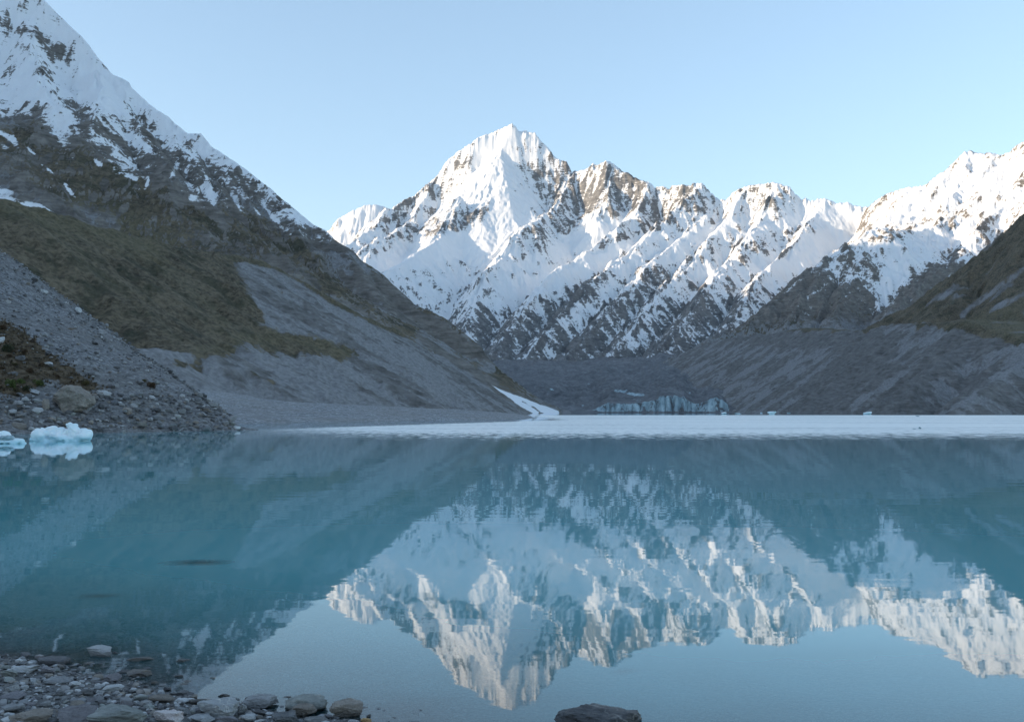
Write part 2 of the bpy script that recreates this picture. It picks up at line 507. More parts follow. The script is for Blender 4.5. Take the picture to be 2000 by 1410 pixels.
def mod_far(d):
    e = erosion(d['x'], d['y'], d['gx'], d['gy'], 420, 6, 0.56, seed=3, branch=0.7)
    q = fbm(d['x'], d['y'], 700, 5, seed=11)
    rg = ridged(d['x'] + 60 * q, d['y'], 190, 5, 0.55, seed=21)
    ef = erosion(d['x'], d['y'], d['gx'], d['gy'], 105, 4, 0.7, seed=7, branch=0.5)
    d['e'] = e; d['rg'] = rg; d['ef'] = ef
    d['px'], d['py'] = to_px(d['x'], d['y'], d['h0'])
    fieldy = np.clip(blobs(d, [q_ for q_ in SNOW_MAIN if q_[5] > .3]) * 1.5, 0, 1)
    a = sstep(0.1, 0.7, d['g']) * (1 - .68 * fieldy) * (1 - .55 * sstep(1.1, 1.45, d['g']))
    z = d['h0'] + a * (ef * 18 + e * 85 + (rg - .5) * 26) + q * 45
    return z
def at_far(d):
    z, e = d['z'], d['e']
    asp = sstep(-.2, .9, (d['sx'] * .8 + d['sy'] * -.1))            # faces turned west hold less snow cover? (kept small)
    s = 0.605 + 0.12 * sstep(300, 1500, z) - 0.36 * sstep(0.9, 2.3, d['slope']) - e * 0.24 - d['ef'] * (.40 + .15 * sstep(1000, 500, z)) - (d['rg'] - .5) * .3
    s = s - 0.20 * sstep(800, 250, z) + blobs(d, [q_ for q_ in SNOW_MAIN if q_[5] > 0]) * 0.42 + blobs(d, [q_ for q_ in SNOW_MAIN if q_[5] < 0]) * .5
    s = s + 0.14 * fbm(d['x'], d['y'], 500, 4, seed=44)
    scree = sstep(520, 330, z) * sstep(1.0, .55, d['slope']) 
    s = np.where(z < 330, s - sstep(330, 200, z) * .5, s)
    return dict(snow=s, scree=scree, grass=zero(d), tone=zero(d))
rs_far = np.concatenate([np.linspace(4800, 6000, 80, endpoint=False), np.linspace(6000, 9650, 300, endpoint=False), np.linspace(9650, 11800, 36)])
far_o, far_d = build_terrain('mountain', 540, 1800, rs_far, 780, far_ridges, 120, 25, mod_far, at_far, MAT_FAR, SKY_MAIN, crest=420, smooth_px=80,
    label='high snow peak with sunlit summit and rocky spurs behind the lake')

# ------------------------------------------------------------------ sunlit mountain on the right
SKY_RIGHT = [(1200, 760), (1260, 722), (1300, 702), (1380, 662), (1424, 637), (1452, 621), (1487, 593), (1519, 566), (1547, 542), (1575, 518), (1598, 498), (1622, 482), (1654, 467), (1676, 446), (1684, 425), (1690, 410), (1696, 404), (1710, 393), (1729, 379), (1757, 370), (1789, 363), (1805, 364), (1821, 349), (1841, 337), (1856, 323), (1868, 312), (1884, 296),
    (1892, 294), (1912, 300), (1932, 299), (1956, 303), (1972, 298), (1983, 286), (2000, 277), (2040, 250), (2100, 230), (2200, 200), (2300, 190)]
def RPS(k, lst):
    return np.array([P(a, c, D * k) for a, c, D in lst])
right_ridges = [
    (RPS(1.35, [(1690, 408, 6200), (1729, 379, 5900), (1789, 363, 5600), (1841, 337, 5350), (1884, 296, 5150), (1932, 299, 5050), (1983, 286, 4950), (2040, 250, 4900), (2150, 215, 4700), (2300, 190, 4600)]), 0.8, 0.75, 405),
    (RPS(1.35, [(1884, 296, 5150), (1870, 360, 4800), (1850, 400, 4550), (1840, 430, 4350), (1800, 445, 4150)]), 0.7, 0.75, 270),
    (RPS(1.35, [(1983, 286, 4950), (1975, 350, 4600), (1950, 400, 4250), (1905, 450, 3950), (1885, 490, 3700), (1850, 510, 3450), (1800, 545, 3150), (1760, 590, 2850), (1735, 630, 2600)]), 0.75, 0.85, 270),
    (RPS(1.35, [(2100, 230, 4800), (2060, 330, 4300), (2020, 420, 3700)]), 0.8, 0.8, 270),
    # nearer shaded sub-peak and its long left ridge
    (RPS(1.35, [(1800, 445, 4150), (1745, 452, 3900), (1702, 441, 3700), (1678, 447, 3620), (1654, 466, 3550), (1622, 482, 3480), (1575, 518, 3350), (1547, 542, 3280), (1519, 566, 3200), (1487, 593, 3100),
         (1452, 621, 2980), (1424, 637, 2880), (1380, 660, 2750), (1320, 690, 2600)]), 0.62, 0.8, 216),
    (RPS(1.35, [(1702, 441, 3700), (1680, 500, 3450), (1655, 540, 3250), (1640, 575, 3080), (1625, 620, 2850)]), 0.75, 0.95, 162),
    (RPS(1.35, [(1622, 482, 3480), (1590, 540, 3250), (1560, 590, 3020), (1530, 640, 2750)]), 0.7, 0.8, 162),
]
SNOW_RIGHT = [
    (1900, 350, 130, 40, 10, .45), (1800, 400, 90, 26, 12, .5), (1780, 500, 70, 40, 40, .8), (1740, 560, 26, 60, -25, .85), (1720, 600, 14, 30, -20, .7), (1900, 500, 40, 50, 60, .5), (1960, 420, 50, 40, 30, .4), (1850, 470, 70, 24, 20, .55),
    (1700, 480, 40, 26, 0, .35), (1690, 560, 50, 26, -50, .12), (1640, 500, 20, 12, 20, .2), (1575, 590, 60, 5, 42, .75), (1560, 560, 20, 6, 42, .3),
    (1850, 430, 70, 14, 15, -.35), (1890, 390, 40, 10, 20, -.35), (1820, 545, 60, 34, 38, -.75), (1870, 500, 30, 14, 40, -.5), (1640, 600, 50, 50, 0, -.55), (1570, 560, 70, 26, 40, -.6), (1500, 620, 90, 30, 30, -.8), (1620, 640, 110, 16, 0, -.9),
    (1690, 600, 40, 30, -40, -.15), (1690, 460, 30, 12, 40, -.25), (1735, 640, 60, 12, 0, -.7), (1800, 600, 60, 20, 30, -.6), (1770, 480, 30, 10, 20, -.25),
]
def mod_right(d):
    e = erosion(d['x'], d['y'], d['gx'], d['gy'], 260, 6, 0.55, seed=13, branch=0.7)
    q = fbm(d['x'], d['y'], 500, 5, seed=17)
    rg = ridged(d['x'] + 40 * q, d['y'], 120, 5, 0.55, seed=23)
    ef = erosion(d['x'], d['y'], d['gx'], d['gy'], 70, 4, 0.7, seed=19, branch=0.5)
    d['e'] = e; d['rg'] = rg; d['ef'] = ef
    a = sstep(0.1, 0.6, d['g'])
    return d['h0'] + a * (ef * 13 + e * 55 + (rg - .5) * 14) + q * 26
def at_right(d):
    z, e = d['z'], d['e']
    s = 0.52 + 0.14 * sstep(400, 1080, z) - 0.36 * sstep(0.75, 1.6, d['slope']) - e * 0.26 - d['ef'] * .34 - (d['rg'] - .5) * .4 - 0.3 * sstep(650, 340, z)
    s = s + blobs(d, SNOW_RIGHT) * 0.38 + .12 * fbm(d['x'], d['y'], 260, 4, seed=45)
    g = sstep(840, 400, z) * sstep(1.2, .6, d['slope']) * .75 - .1 + .5 * fbm(d['x'], d['y'], 300, 4, seed=5)
    g = g * sstep(1780, 1700, d['px'] ) 
    return dict(snow=s, scree=sstep(440, 320, z) * .6, grass=g, tone=zero(d))
rs_right = np.concatenate([np.linspace(3100, 5400, 210, endpoint=False), np.linspace(5400, 8700, 170)])
right_o, right_d = build_terrain('mountain', 1230, 2140, rs_right, 480, right_ridges, 80, 20, mod_right, at_right, MAT_MID, SKY_RIGHT, crest=150,
    label='sunlit snow mountain on the right with a shaded rocky sub peak in front')

# ------------------------------------------------------------------ brown slope and grey moraine wall along the right shore
SKY_RS = [(1690, 640), (1730, 621), (1757, 609), (1797, 584), (1829, 558), (1857, 538), (1884, 518), (1916, 494), (1948, 466), (1972, 451), (2000, 427), (2040, 390), (2120, 320), (2250, 230)]
rs_ridges = [
    (RP([(1680, 648, 2900), (1730, 622, 2860), (1797, 584, 2840), (1857, 538, 2820), (1916, 494, 2800), (1972, 451, 2800), (2040, 390, 2790), (2120, 320, 2790), (2260, 220, 2800)]), 0.9, 0.45, 0),
    # crest of the old moraine: steep to the lake, almost level behind
    (RP([(1230, 722, 4100), (1280, 708, 3850), (1330, 690, 3600), (1400, 662, 3200), (1470, 655, 2750), (1560, 640, 2330), (1640, 646, 2030), (1730, 640, 1800), (1800, 632, 1650),
         (1870, 628, 1530), (1940, 645, 1430), (2010, 655, 1340), (2080, 660, 1260), (2200, 670, 1150), (2300, 680, 1050)]), 0.05, 0.62, 0),
    (RP([(1690, 690, 1680), (1640, 735, 1560), (1590, 775, 1450), (1565, 802, 1400)]), 1.1, 0.9, 0),
    (RP([(1900, 650, 1480), (1830, 705, 1300), (1760, 765, 1170), (1720, 800, 1130)]), 0.8, 0.8, 0),
    (RP([(2040, 670, 1290), (1960, 720, 1130), (1890, 770, 1000), (1850, 802, 965)]), 0.8, 0.8, 0),
    (RP([(1540, 650, 2450), (1470, 720, 2200), (1420, 780, 1950)]), 0.7, 0.7, 0),
]
def mod_rs(d):
    e = erosion(d['x'], d['y'], d['gx'], d['gy'], 90, 6, 0.6, seed=31, branch=0.5)
    q = fbm(d['x'], d['y'], 160, 5, seed=35)
    d['e'] = e; d['q'] = q
    a = sstep(0.12, 0.6, d['g'])
    z = d['h0'] + a * e * (12 + .05 * np.maximum(d['h0'] - 120, 0)) + (q * 9 + 7 * fbm(d['x'], d['y'], 420, 3, seed=36)) * sstep(2, 40, d['h0']) + 2.2 * fbm(d['x'], d['y'], 22, 4, seed=2) * sstep(-1, 10, d['h0'])
    return z
def e_(d):
    return d['e']
def at_rs(d):
    z, q = d['z'], d['q']
    crest = poly_sd(d['px'] + 14 * q, d['py'] + 18 * q + 10 * d['e'], [(1400, 655), (1500, 650), (1590, 650), (1650, 655), (1720, 650), (1800, 640), (1870, 650), (1940, 662), (2020, 680), (2400, 690), (2400, 0), (1400, 0)])
    g = sstep(-6, 14, crest) * 1.05
    g2 = poly_sd(d['px'] + 14 * q, d['py'] + 10 * q, [(1860, 640), (1900, 610), (2020, 575), (2100, 560), (2100, 690), (2000, 670), (1930, 655)])
    g = g - .75 * np.exp(-(line_d(d['px'], d['py'], [(2000, 525), (1940, 570), (1895, 600), (1880, 615)]) / 9) ** 2) - .7 * np.exp(-(line_d(d['px'], d['py'], [(2000, 575), (1960, 592), (1935, 606)]) / 7) ** 2)
    g = g - .75 * sstep(.05, .45, fbm(d['x'], d['y'], 140, 5, seed=77)) - .3 * e_(d)
    scr = 0.5 - .7 * d['e'] + .8 * fbm(d['x'], d['y'], 70, 4, seed=8)
    wq = 8 * d['e'] + 8 * q
    scr = scr - 1.2 * np.exp(-(line_d(d['px'] + wq, d['py'], [(1700, 690), (1650, 735), (1600, 775), (1572, 802)]) / 26) ** 2) - .8 * np.exp(-(line_d(d['px'] + wq, d['py'], [(1900, 655), (1830, 705), (1760, 765), (1725, 800)]) / 18) ** 2)
    scr = scr - .7 * np.exp(-(line_d(d['px'] + wq, d['py'], [(1480, 660), (1600, 668), (1720, 662)]) / 12) ** 2)
    return dict(snow=zero(d) - 1, scree=scr, grass=g, tone=sstep(-5, 15, g2) * .55)
rs_rs = np.concatenate([np.linspace(780, 1800, 220, endpoint=False), np.linspace(1800, 3700, 150)])
rs_o, rs_d = build_terrain('hills', 1130, 2160, rs_rs, 540, rs_ridges, -6, 8, mod_rs, at_rs, MAT_NEAR, SKY_RS if False else None,
    label='grey gullied moraine wall and brown hillside along the right shore')

# ------------------------------------------------------------------ big snow-capped mountain on the left
SKY_LEFT = [(-260, -260), (-100, -140), (0, -75), (60, -25), (85, 0), (101, 16), (121, 36), (140, 54), (160, 73), (176, 91), (189, 111), (209, 132), (217, 144), (241, 155), (251, 160), (258, 173),
    (281, 194), (303, 212), (330, 230), (343, 243), (359, 255), (367, 261), (392, 261), (401, 271), (414, 287), (437, 302), (457, 315), (483, 333), (509, 354), (529, 369), (555, 392), (578, 410),
    (597, 427), (613, 439), (636, 450), (660, 473), (690, 490), (705, 508), (729, 523), (750, 538), (768, 556), (792, 577), (810, 595), (840, 608), (870, 622), (891, 638), (919, 660),
    (940, 677), (957, 702), (982, 726), (1010, 747), (1038, 768), (1066, 786), (1097, 798), (1115, 805), (1150, 812)]
left_ridges = [
    (RP([(-260, -260, 3350), (0, -75, 3150), (85, 0, 3000), (160, 73, 2850), (217, 144, 2720), (258, 173, 2640), (330, 230, 2500), (367, 261, 2420), (437, 302, 2270), (509, 354, 2120),
         (578, 410, 1960), (636, 450, 1850), (705, 508, 1760), (768, 556, 1690), (810, 595, 1650), (870, 622, 1610), (919, 660, 1570), (957, 702, 1540), (1010, 747, 1510), (1066, 786, 1490), (1120, 808, 1480)]), 1.0, 0.72, 200),
    # shoulders running down to the right
    (RP([(-200, 120, 1900), (-60, 190, 1800), (30, 235, 1740), (140, 262, 1690), (240, 318, 1600), (330, 350, 1540), (400, 400, 1480), (470, 450, 1420), (560, 500, 1360)]), 0.35, 0.62, 120),
    (RP([(240, 215, 2450), (300, 290, 2150), (345, 345, 1900)]), 0.9, 0.9, 100),
    (RP([(340, 262, 2340), (390, 330, 2060), (430, 375, 1860)]), 0.9, 0.9, 100),
    (RP([(440, 320, 2200), (480, 400, 1920), (530, 460, 1700)]), 0.85, 0.85, 100),
    (RP([(560, 405, 1960), (600, 470, 1750), (650, 540, 1590)]), 0.85, 0.85, 100),
    (RP([(660, 480, 1740), (720, 560, 1580), (790, 640, 1480)]), 0.8, 0.8, 100),
    (RP([(60, 40, 2900), (70, 120, 2600), (110, 200, 2250)]), 0.8, 0.8, 120),
    (RP([(190, 130, 2700), (200, 190, 2420), (180, 240, 2150)]), 0.8, 0.8, 120),
]
SNOWLINE = [(-500, 170), (-60, 215), (0, 238), (40, 232), (75, 222), (100, 262), (130, 270), (160, 258), (195, 285), (235, 318), (260, 330), (290, 340), (320, 352), (350, 342), (375, 378), (400, 392), (430, 372), (450, 370),
    (475, 385), (500, 385), (520, 395), (545, 408), (570, 430), (600, 446), (620, 446), (660, 466), (660, 300), (300, -300), (-500, -600)]
SNOW_LEFT = [
    # rock showing through the upper snow
    (45, 62, 30, 12, -20, -.35), (80, 65, 30, 16, -30, -.3), (110, 100, 44, 20, -50, -.35), (85, 140, 24, 26, -30, -.4), (145, 120, 30, 20, -50, -.3), (15, 150, 34, 26, -20, -.35), (10, 65, 12, 30, 0, -.25), (140, 205, 30, 12, -20, -.5), (165, 215, 20, 10, -20, -.4),
    (70, 218, 12, 9, 0, -.6), (230, 235, 60, 8, -30, -.2), (270, 240, 26, 16, -50, -.35), (300, 265, 40, 22, -45, -.42), (215, 265, 50, 16, -35, -.5), (160, 240, 26, 16, -40, -.45), (250, 295, 40, 16, -35, -.3), (330, 320, 30, 36, -45, -.55),
    (290, 320, 20, 20, -45, -.5), (405, 330, 34, 30, -50, -.5), (365, 280, 20, 26, -45, -.3), (440, 330, 26, 20, -40, -.3), (475, 360, 30, 16, -45, -.35), (55, 250, 46, 20, -20, -.7),
    (110, 270, 20, 10, -40, .5), (130, 20, 60, 14, -45, .2), (60, 180, 40, 30, -60, .45), (190, 170, 60, 24, -40, .35), (235, 215, 70, 10, -38, .25), (345, 330, 6, 20, -20, .6), (300, 330, 5, 16, -60, .5), (265, 310, 5, 16, -70, .5),
    # tongues and patches below the snow line
    (412, 375, 6, 24, 8, .75), (375, 385, 10, 8, 0, .6), (462, 392, 6, 12, 30, .55), (470, 410, 12, 3, -45, .6), (500, 415, 14, 4, -55, .6), (530, 425, 30, 4, -52, .6), (545, 440, 10, 3, -55, .5), (445, 408, 8, 3, -30, .5),
    (60, 290, 16, 5, -50, .9), (30, 275, 24, 6, -35, .9), (10, 262, 30, 4, -20, .8), (12, 280, 10, 8, -20, .8), (95, 330, 22, 4, -45, .95), (135, 372, 20, 5, -48, .95), (190, 318, 12, 4, -40, .9), (255, 350, 14, 4, -30, .8), (285, 360, 4, 14, -15, .8),
    (270, 372, 6, 4, 0, .6), (55, 330, 8, 3, -40, .8), (98, 365, 8, 3, -40, .7), (30, 395, 60, 7, -18, .95), (80, 405, 30, 6, -20, .95), (90, 415, 24, 5, -40, .8), (10, 375, 30, 8, -20, .9), (445, 495, 5, 4, 0, .9),
    (708, 525, 10, 2.5, -40, .7), (725, 540, 7, 2, -40, .6), (560, 455, 8, 2.5, -60, .6), (545, 470, 4, 6, 20, .5), (640, 458, 14, 3, -40, .5), (600, 440, 20, 3, -40, .5), (140, 305, 6, 3, -40, .7),
]
def mod_left(d):
    e = erosion(d['x'], d['y'], d['gx'], d['gy'], 150, 6, 0.56, seed=41, branch=0.6)
    q = fbm(d['x'], d['y'], 320, 5, seed=47)
    rg = ridged(d['x'] + 30 * q, d['y'], 80, 5, 0.55, seed=43)
    d['e'] = e; d['q'] = q; d['rg'] = rg
    low = sstep(20, 180, d['h0'])
    d['px'], d['py'] = to_px(d['x'], d['y'], d['h0'])
    right = sstep(560, 760, d['px'])
    ef = erosion(d['x'], d['y'], d['gx'], d['gy'], 42, 4, 0.7, seed=49, branch=0.5)
    d['ef'] = ef
    z = d['h0'] + low * (ef * (6 - 3 * right) + e * (20 - 12 * right) + (rg - .5) * (9 - 7 * right) + q * 12 * (1 - .6 * right))
    z = z + (1.6 * fbm(d['x'], d['y'], 24, 4, seed=9)) * sstep(0, 12, d['h0'])
    return z
def at_left(d):
    px, py, q, e = d['px'], d['py'], d['q'], d['e']
    wx = 16 * q + 10 * e
    sd = poly_sd(px + wx, py - wx * .6, SNOWLINE)
    s = sstep(-48, 24, sd) * .95 - .12
    s = s - 0.34 * sstep(0.85, 1.7, d['slope']) * sstep(-14, 22, sd) - e * .2 - d['ef'] * .26 - (d['rg'] - .5) * .35
    s = s + blobs(d, SNOW_LEFT) * 0.7 - .3 * sstep(.1, .5, fbm(d['x'], d['y'], 130, 5, .6, seed=54)) * sstep(-10, 20, sd)
    edge = np.exp(-(sd / 45) ** 2) * sstep(-30, 0, sd)
    s = s - edge * .22
    # old snow at the lake end
    av = poly_sd(px + 3 * e, py, [(960, 752), (985, 764), (1010, 772), (1045, 786), (1090, 802), (1092, 808), (1040, 808), (1015, 794), (995, 778), (975, 765)])
    s = np.where(av > -6, np.maximum(s, sstep(-2, 3, av) * 1.2 - np.exp(-(line_d(px, py, [(1020, 784), (1045, 797), (1058, 808)]) / 4) ** 2) * .8), s)
    g = sstep(20, -30, sd) * .72 + .5 * fbm(d['x'], d['y'], 200, 5, seed=52)
    for pts, w, v in ([[(350, 385), (360, 360)], 22, .8], [[(640, 470), (700, 540), (760, 590)], 22, .9], [[(690, 520), (740, 575), (800, 620)], 14, .6], [[(410, 400), (430, 440)], 12, .5],
                      [[(0, 400), (120, 425), (200, 440)], 24, .6], [[(0, 350), (60, 370), (110, 400)], 12, .5], [[(560, 420), (620, 480)], 14, .6]):
        g = g - v * np.exp(-(line_d(px + wx, py, pts) / w) ** 2)
    low = poly_sd(px + wx, py + wx * .5, [(700, 560), (800, 640), (900, 690), (960, 740), (1000, 790), (1200, 800), (1200, 900), (600, 900), (560, 620)])
    g = g - .6 * sstep(-30, 40, low)
    g = g + .7 * np.exp(-(line_d(px + wx, py, [(640, 560), (700, 590), (760, 625), (800, 650)]) / 16) ** 2)
    g = g - .5 * sstep(600, 680, px) * sstep(.55, .75, d['slope'])
    cliff = sstep(.9, 1.4, d['slope'])
    g = g - .6 * cliff
    tone = np.exp(-(line_d(px + wx, py, [(150, 400), (250, 440), (330, 470)]) / 26) ** 2) * .8
    return dict(snow=s, scree=sstep(.3, .75, .5 - .2 * e + .4 * q) * sstep(1.3, .7, d['slope']), grass=g, tone=tone)
rs_left = np.concatenate([np.linspace(900, 1500, 140, endpoint=False), np.linspace(1500, 2400, 190, endpoint=False), np.linspace(2400, 3600, 80)])
left_o, left_d = build_terrain('mountain', -200, 1150, rs_left, 620, left_ridges, -20, 10, mod_left, at_left, MAT_MID, SKY_LEFT, crest=70,
    label='steep dark mountain on the left with snow on its upper half')

# ------------------------------------------------------------------ grassy moraine hill on the left
hill_ridges = [
    (RP([(-400, 340, 560), (-200, 365, 580), (0, 386, 610), (120, 420, 660), (240, 455, 730), (340, 476, 800), (440, 496, 900), (540, 521, 1010), (600, 556, 1090), (650, 590, 1150), (720, 622, 1230),
         (800, 655, 1310), (870, 700, 1380), (940, 745, 1430), (1010, 785, 1470), (1050, 803, 1480)]), 0.03, 0.60, 0),
    # bulging grassy nose
    (RP([(200, 450, 700), (330, 500, 690), (420, 540, 680), (470, 590, 650), (505, 640, 610)]), 0.55, 0.5, 60),
    (RP([(60, 420, 640), (180, 520, 560), (300, 610, 490), (380, 672, 450)]), 0.5, 0.5, 60),
    # toe terrace with grass
    (RP([(255, 682, 420), (330, 684, 430), (400, 688, 470), (470, 670, 560), (540, 655, 640), (610, 668, 700), (700, 690, 800)]), 0.04, 0.5, 0),
    (RP([(440, 500, 900), (520, 590, 780), (600, 660, 690)]), 0.5, 0.5, 0),
    (RP([(700, 690, 800), (800, 735, 800), (900, 780, 800)]), 0.3, 0.45, 0),
]
def mod_hill(d):
    e = erosion(d['x'], d['y'], d['gx'], d['gy'], 48, 6, 0.58, seed=61, branch=0.5)
    q = fbm(d['x'], d['y'], 120, 5, seed=63)
    d['e'] = e; d['q'] = q
    a = sstep(0.12, 0.55, d['g'])
    d['px'], d['py'] = to_px(d['x'], d['y'], d['h0'])
    z = d['h0'] + a * e * 7 + q * 6 * sstep(2, 30, d['h0']) 
    d['f'] = fbm(d['x'], d['y'], 9, 4, 0.65, seed=4)
    z = z + .9 * d['f'] * sstep(-1, 6, d['h0'])
    return z
HILL_GRASS = [(-600, 250), (0, 380), (240, 452), (440, 492), (452, 520), (475, 560), (497, 590), (508, 625), (505, 640), (560, 655), (620, 665), (700, 690), (690, 697), (600, 694), (540, 690), (490, 668),
              (455, 672), (430, 700), (395, 705), (375, 686), (255, 680), (0, 700), (-600, 700)]
def at_hill(d):
    px, py, q, e = d['px'], d['py'], d['q'], d['e']
    w = 22 * q + 14 * e + 18 * d['f']
    sd = poly_sd(px + w, py + w, HILL_GRASS)
    g = sstep(-26, 20, sd) * 1.1 - .3 * e
    rim = np.exp(-(line_d(px + w * .3, py, [(440, 496), (540, 520), (600, 552), (650, 588), (720, 620), (800, 655), (860, 690)]) / 9) ** 2)
    g = g + rim * .9
    for cx, cy, rx, ry, v in ((365, 718, 24, 10, .9), (515, 742, 26, 7, .8), (545, 560, 14, 16, .5), (640, 720, 14, 6, .5), (480, 505, 30, 6, .5), (790, 640, 60, 14, .4)):
        g = g + v * np.exp(-(((px + w - cx) / rx) ** 2 + ((py + w - cy) / ry) ** 2))
    top = np.exp(-(line_d(px, py + w, [(-50, 372), (0, 395), (120, 432), (240, 470), (300, 485)]) / 26) ** 2) + .5 * rim
    top = top + .75 * np.exp(-(line_d(px + w, py + w, [(380, 690), (480, 668), (560, 662), (640, 680), (690, 692)]) / 16) ** 2)
    top = top + .4 * np.exp(-(line_d(px + w, py, [(250, 470), (330, 530), (400, 590), (440, 640)]) / 12) ** 2)
    top = top + .35 * np.exp(-(line_d(px + w, py, [(90, 430), (200, 540), (330, 660)]) / 10) ** 2)
    return dict(snow=zero(d) - 1, scree=.6 + .7 * q - .5 * e, grass=g, tone=np.clip(top, 0, 1) * .75)
rs_hill = np.concatenate([np.linspace(330, 1000, 260, endpoint=False), np.linspace(1000, 1650, 110)])
hill_o, hill_d = build_terrain('hills', -200, 1090, rs_hill, 540, hill_ridges, -4, 5, mod_hill, at_hill, MAT_NEAR, None,
    label='dark grassy hill with a bare grey moraine flank on the left shore')
# ------------------------------------------------------------------ range west of the valley (outside the frame; its ridge keeps the lake in shade)
wf = Field(-6500, -1000, -3000, 10500, 45)
west_pts = np.array([(-2500, -3000, 1150), (-2600, 0, 1350), (-2550, 1500, 1550), (-2750, 2500, 1650), (-3300, 3800, 1440), (-3700, 5200, 1560), (-3800, 6500, 1600), (-3850, 8000, 1500), (-3900, 10500, 1800)], float)
WG = ridge_field(wf.X, wf.Y, [(west_pts, 0.85, 0.85, 0)], -10)
_gy, _gx = np.gradient(WG, 45)
we = erosion(wf.X, wf.Y, _gx, _gy, 420, 4, 0.55, seed=71)
WZ = WG + we * 55 * sstep(0, 200, WG) + 110 * fbm(wf.X, wf.Y, 1300, 4, seed=73) * sstep(0, 300, WG)
_s = .3 + .6 * sstep(500, 900, WZ) - we * .25
me = mesh_np('west_range', np.stack([wf.X, wf.Y, WZ], -1).reshape(-1, 3), quads=grid_quads(*wf.X.shape),
             attrs=dict(snow=_s, scree=np.zeros_like(WZ), grass=.6 * sstep(700, 300, WZ), tone=np.zeros_like(WZ)))
link('mountain', me, MAT_FAR, kind='structure', label='long snowy range on the west side of the valley')

# ------------------------------------------------------------------ gravel and scree materials
def mat_gravel(name, size, tone=1.0, tint=(1, 1, 1), veg=False, bump=1.0):
    m = M(name)
    n1 = m.noise(0.35 / size, 6, 0.6); n2 = m.noise(0.04 / size, 5, 0.55)
    v = m.voro(1.0 / size, out='Color'); vd = m.voro(1.0 / size)
    v2 = m.voro(2.7 / size, out='Color')
    sp = m.n('SeparateColor'); m.set(sp.inputs[0], v)
    sp2 = m.n('SeparateColor'); m.set(sp2.inputs[0], v2)
    val = m.math('ADD', m.math('MULTIPLY', sp.outputs[0], 0.5), m.math('MULTIPLY', sp2.outputs[0], 0.5))
    col = m.ramp(val, [(0.1, tuple(.075 * tone * t for t in tint)), (0.5, tuple(.14 * tone * t for t in tint)), (0.92, tuple(.26 * tone * t for t in tint))])
    col = m.mix(m.smooth(n2, .3, .7), col, m.mix(.5, col, tuple(.13 * tone * t for t in (1.05, .98, .9))))
    if veg:
        g = m.math('ADD', m.attr('grass'), m.math('MULTIPLY', m.math('SUBTRACT', n1, .5), 1.3))
        gc = m.ramp(m.noise(1.2, 5, .6), [(.34, (.04, .031, .02)), (.5, (.10, .074, .048)), (.68, (.165, .128, .088))])
        col = m.mix(m.smooth(g, .42, .6), col, gc)
    h = m.math('ADD', m.math('MULTIPLY', n1, 1.0), m.math('MULTIPLY', m.math('SUBTRACT', 1.0, vd), .6))
    m.principled(col, .92, m.bump(h, bump, size * .9), .2)
    return m.m
MAT_SCREE = mat_gravel('scree_stones', 0.55, 1.25, (1.0, 1.0, 1.02), veg=True)
MAT_FAN = mat_gravel('fan_gravel', 0.8, 1.95, (.98, 1.0, 1.03), veg=True)

# ------------------------------------------------------------------ scree slope on the left shore
scree_ridges = [
    (RP([(-420, 160, 190), (-300, 250, 185), (-150, 380, 178), (0, 492, 168), (66, 537, 167), (157, 604, 167), (210, 642, 168), (259, 679, 170), (325, 726, 173), (378, 765, 175), (430, 806, 178), (458, 826, 179)]), 0.55, 0.36, 14),
]
SKY_SCREE = [(-420, 160), (-300, 250), (-150, 380), (0, 492), (35, 513), (66, 537), (101, 565), (140, 590), (157, 604), (182, 625), (210, 642), (245, 670), (259, 679), (297, 707), (325, 726), (350, 744), (378, 765), (402, 786), (430, 806), (455, 824), (470, 833), (520, 842)]
def mod_scree(d):
    q = fbm(d['x'], d['y'], 30, 5, seed=81)
    d['q'] = q
    d['px'], d['py'] = to_px(d['x'], d['y'], d['h0'])
    hgt = sstep(-1, 2.5, d['h0'])
    z = d['h0'] + hgt * (q * 1.6 + .45 * fbm(d['x'], d['y'], 5, 4, .6, seed=83) + .16 * fbm(d['x'], d['y'], 1.3, 3, .6, seed=85)) + .1 * fbm(d['x'], d['y'], 2.0, 3, seed=86)
    # rough boulder apron near the water
    ap = np.exp(-(line_d(d['px'], d['py'], [(-300, 800), (0, 800), (140, 805), (300, 800), (420, 815)]) / 30) ** 2)
    return z + ap * hgt * .5 * ridged(d['x'], d['y'], 3.0, 4, .6, seed=87)
def at_scree(d):
    px, py, q = d['px'], d['py'], d['q']
    w = 14 * q + 16 * fbm(d['x'], d['y'], 4, 4, .6, seed=88)
    veg = poly_sd(px + w, py + w, [(-400, 560), (-60, 610), (0, 630), (50, 650), (95, 690), (130, 712), (165, 735), (200, 757), (190, 768), (150, 765), (90, 745), (60, 765), (20, 772), (-400, 790)])
    g = sstep(-9, 8, veg) * .8
    for cx, cy, rx, ry, v in ((295, 750, 14, 5, .8), (140, 640, 14, 4, .7), (190, 705, 20, 3, .5), (20, 585, 26, 5, .6), (60, 615, 16, 5, .4), (285, 742, 8, 5, .6), (120, 600, 8, 3, .4)):
        g = g + v * np.exp(-(((px + w * .4 - cx) / rx) ** 2 + ((py + w * .4 - cy) / ry) ** 2))
    return dict(grass=g)
rs_scree = np.linspace(72, 225, 290)
scree_o, scree_d = build_terrain('scree_slope', -260, 520, rs_scree, 480, scree_ridges, -3, 2, mod_scree, at_scree, MAT_SCREE, SKY_SCREE, smooth_px=18, crest=7,
    label='grey scree slope with brown scrub falling to the left shore')

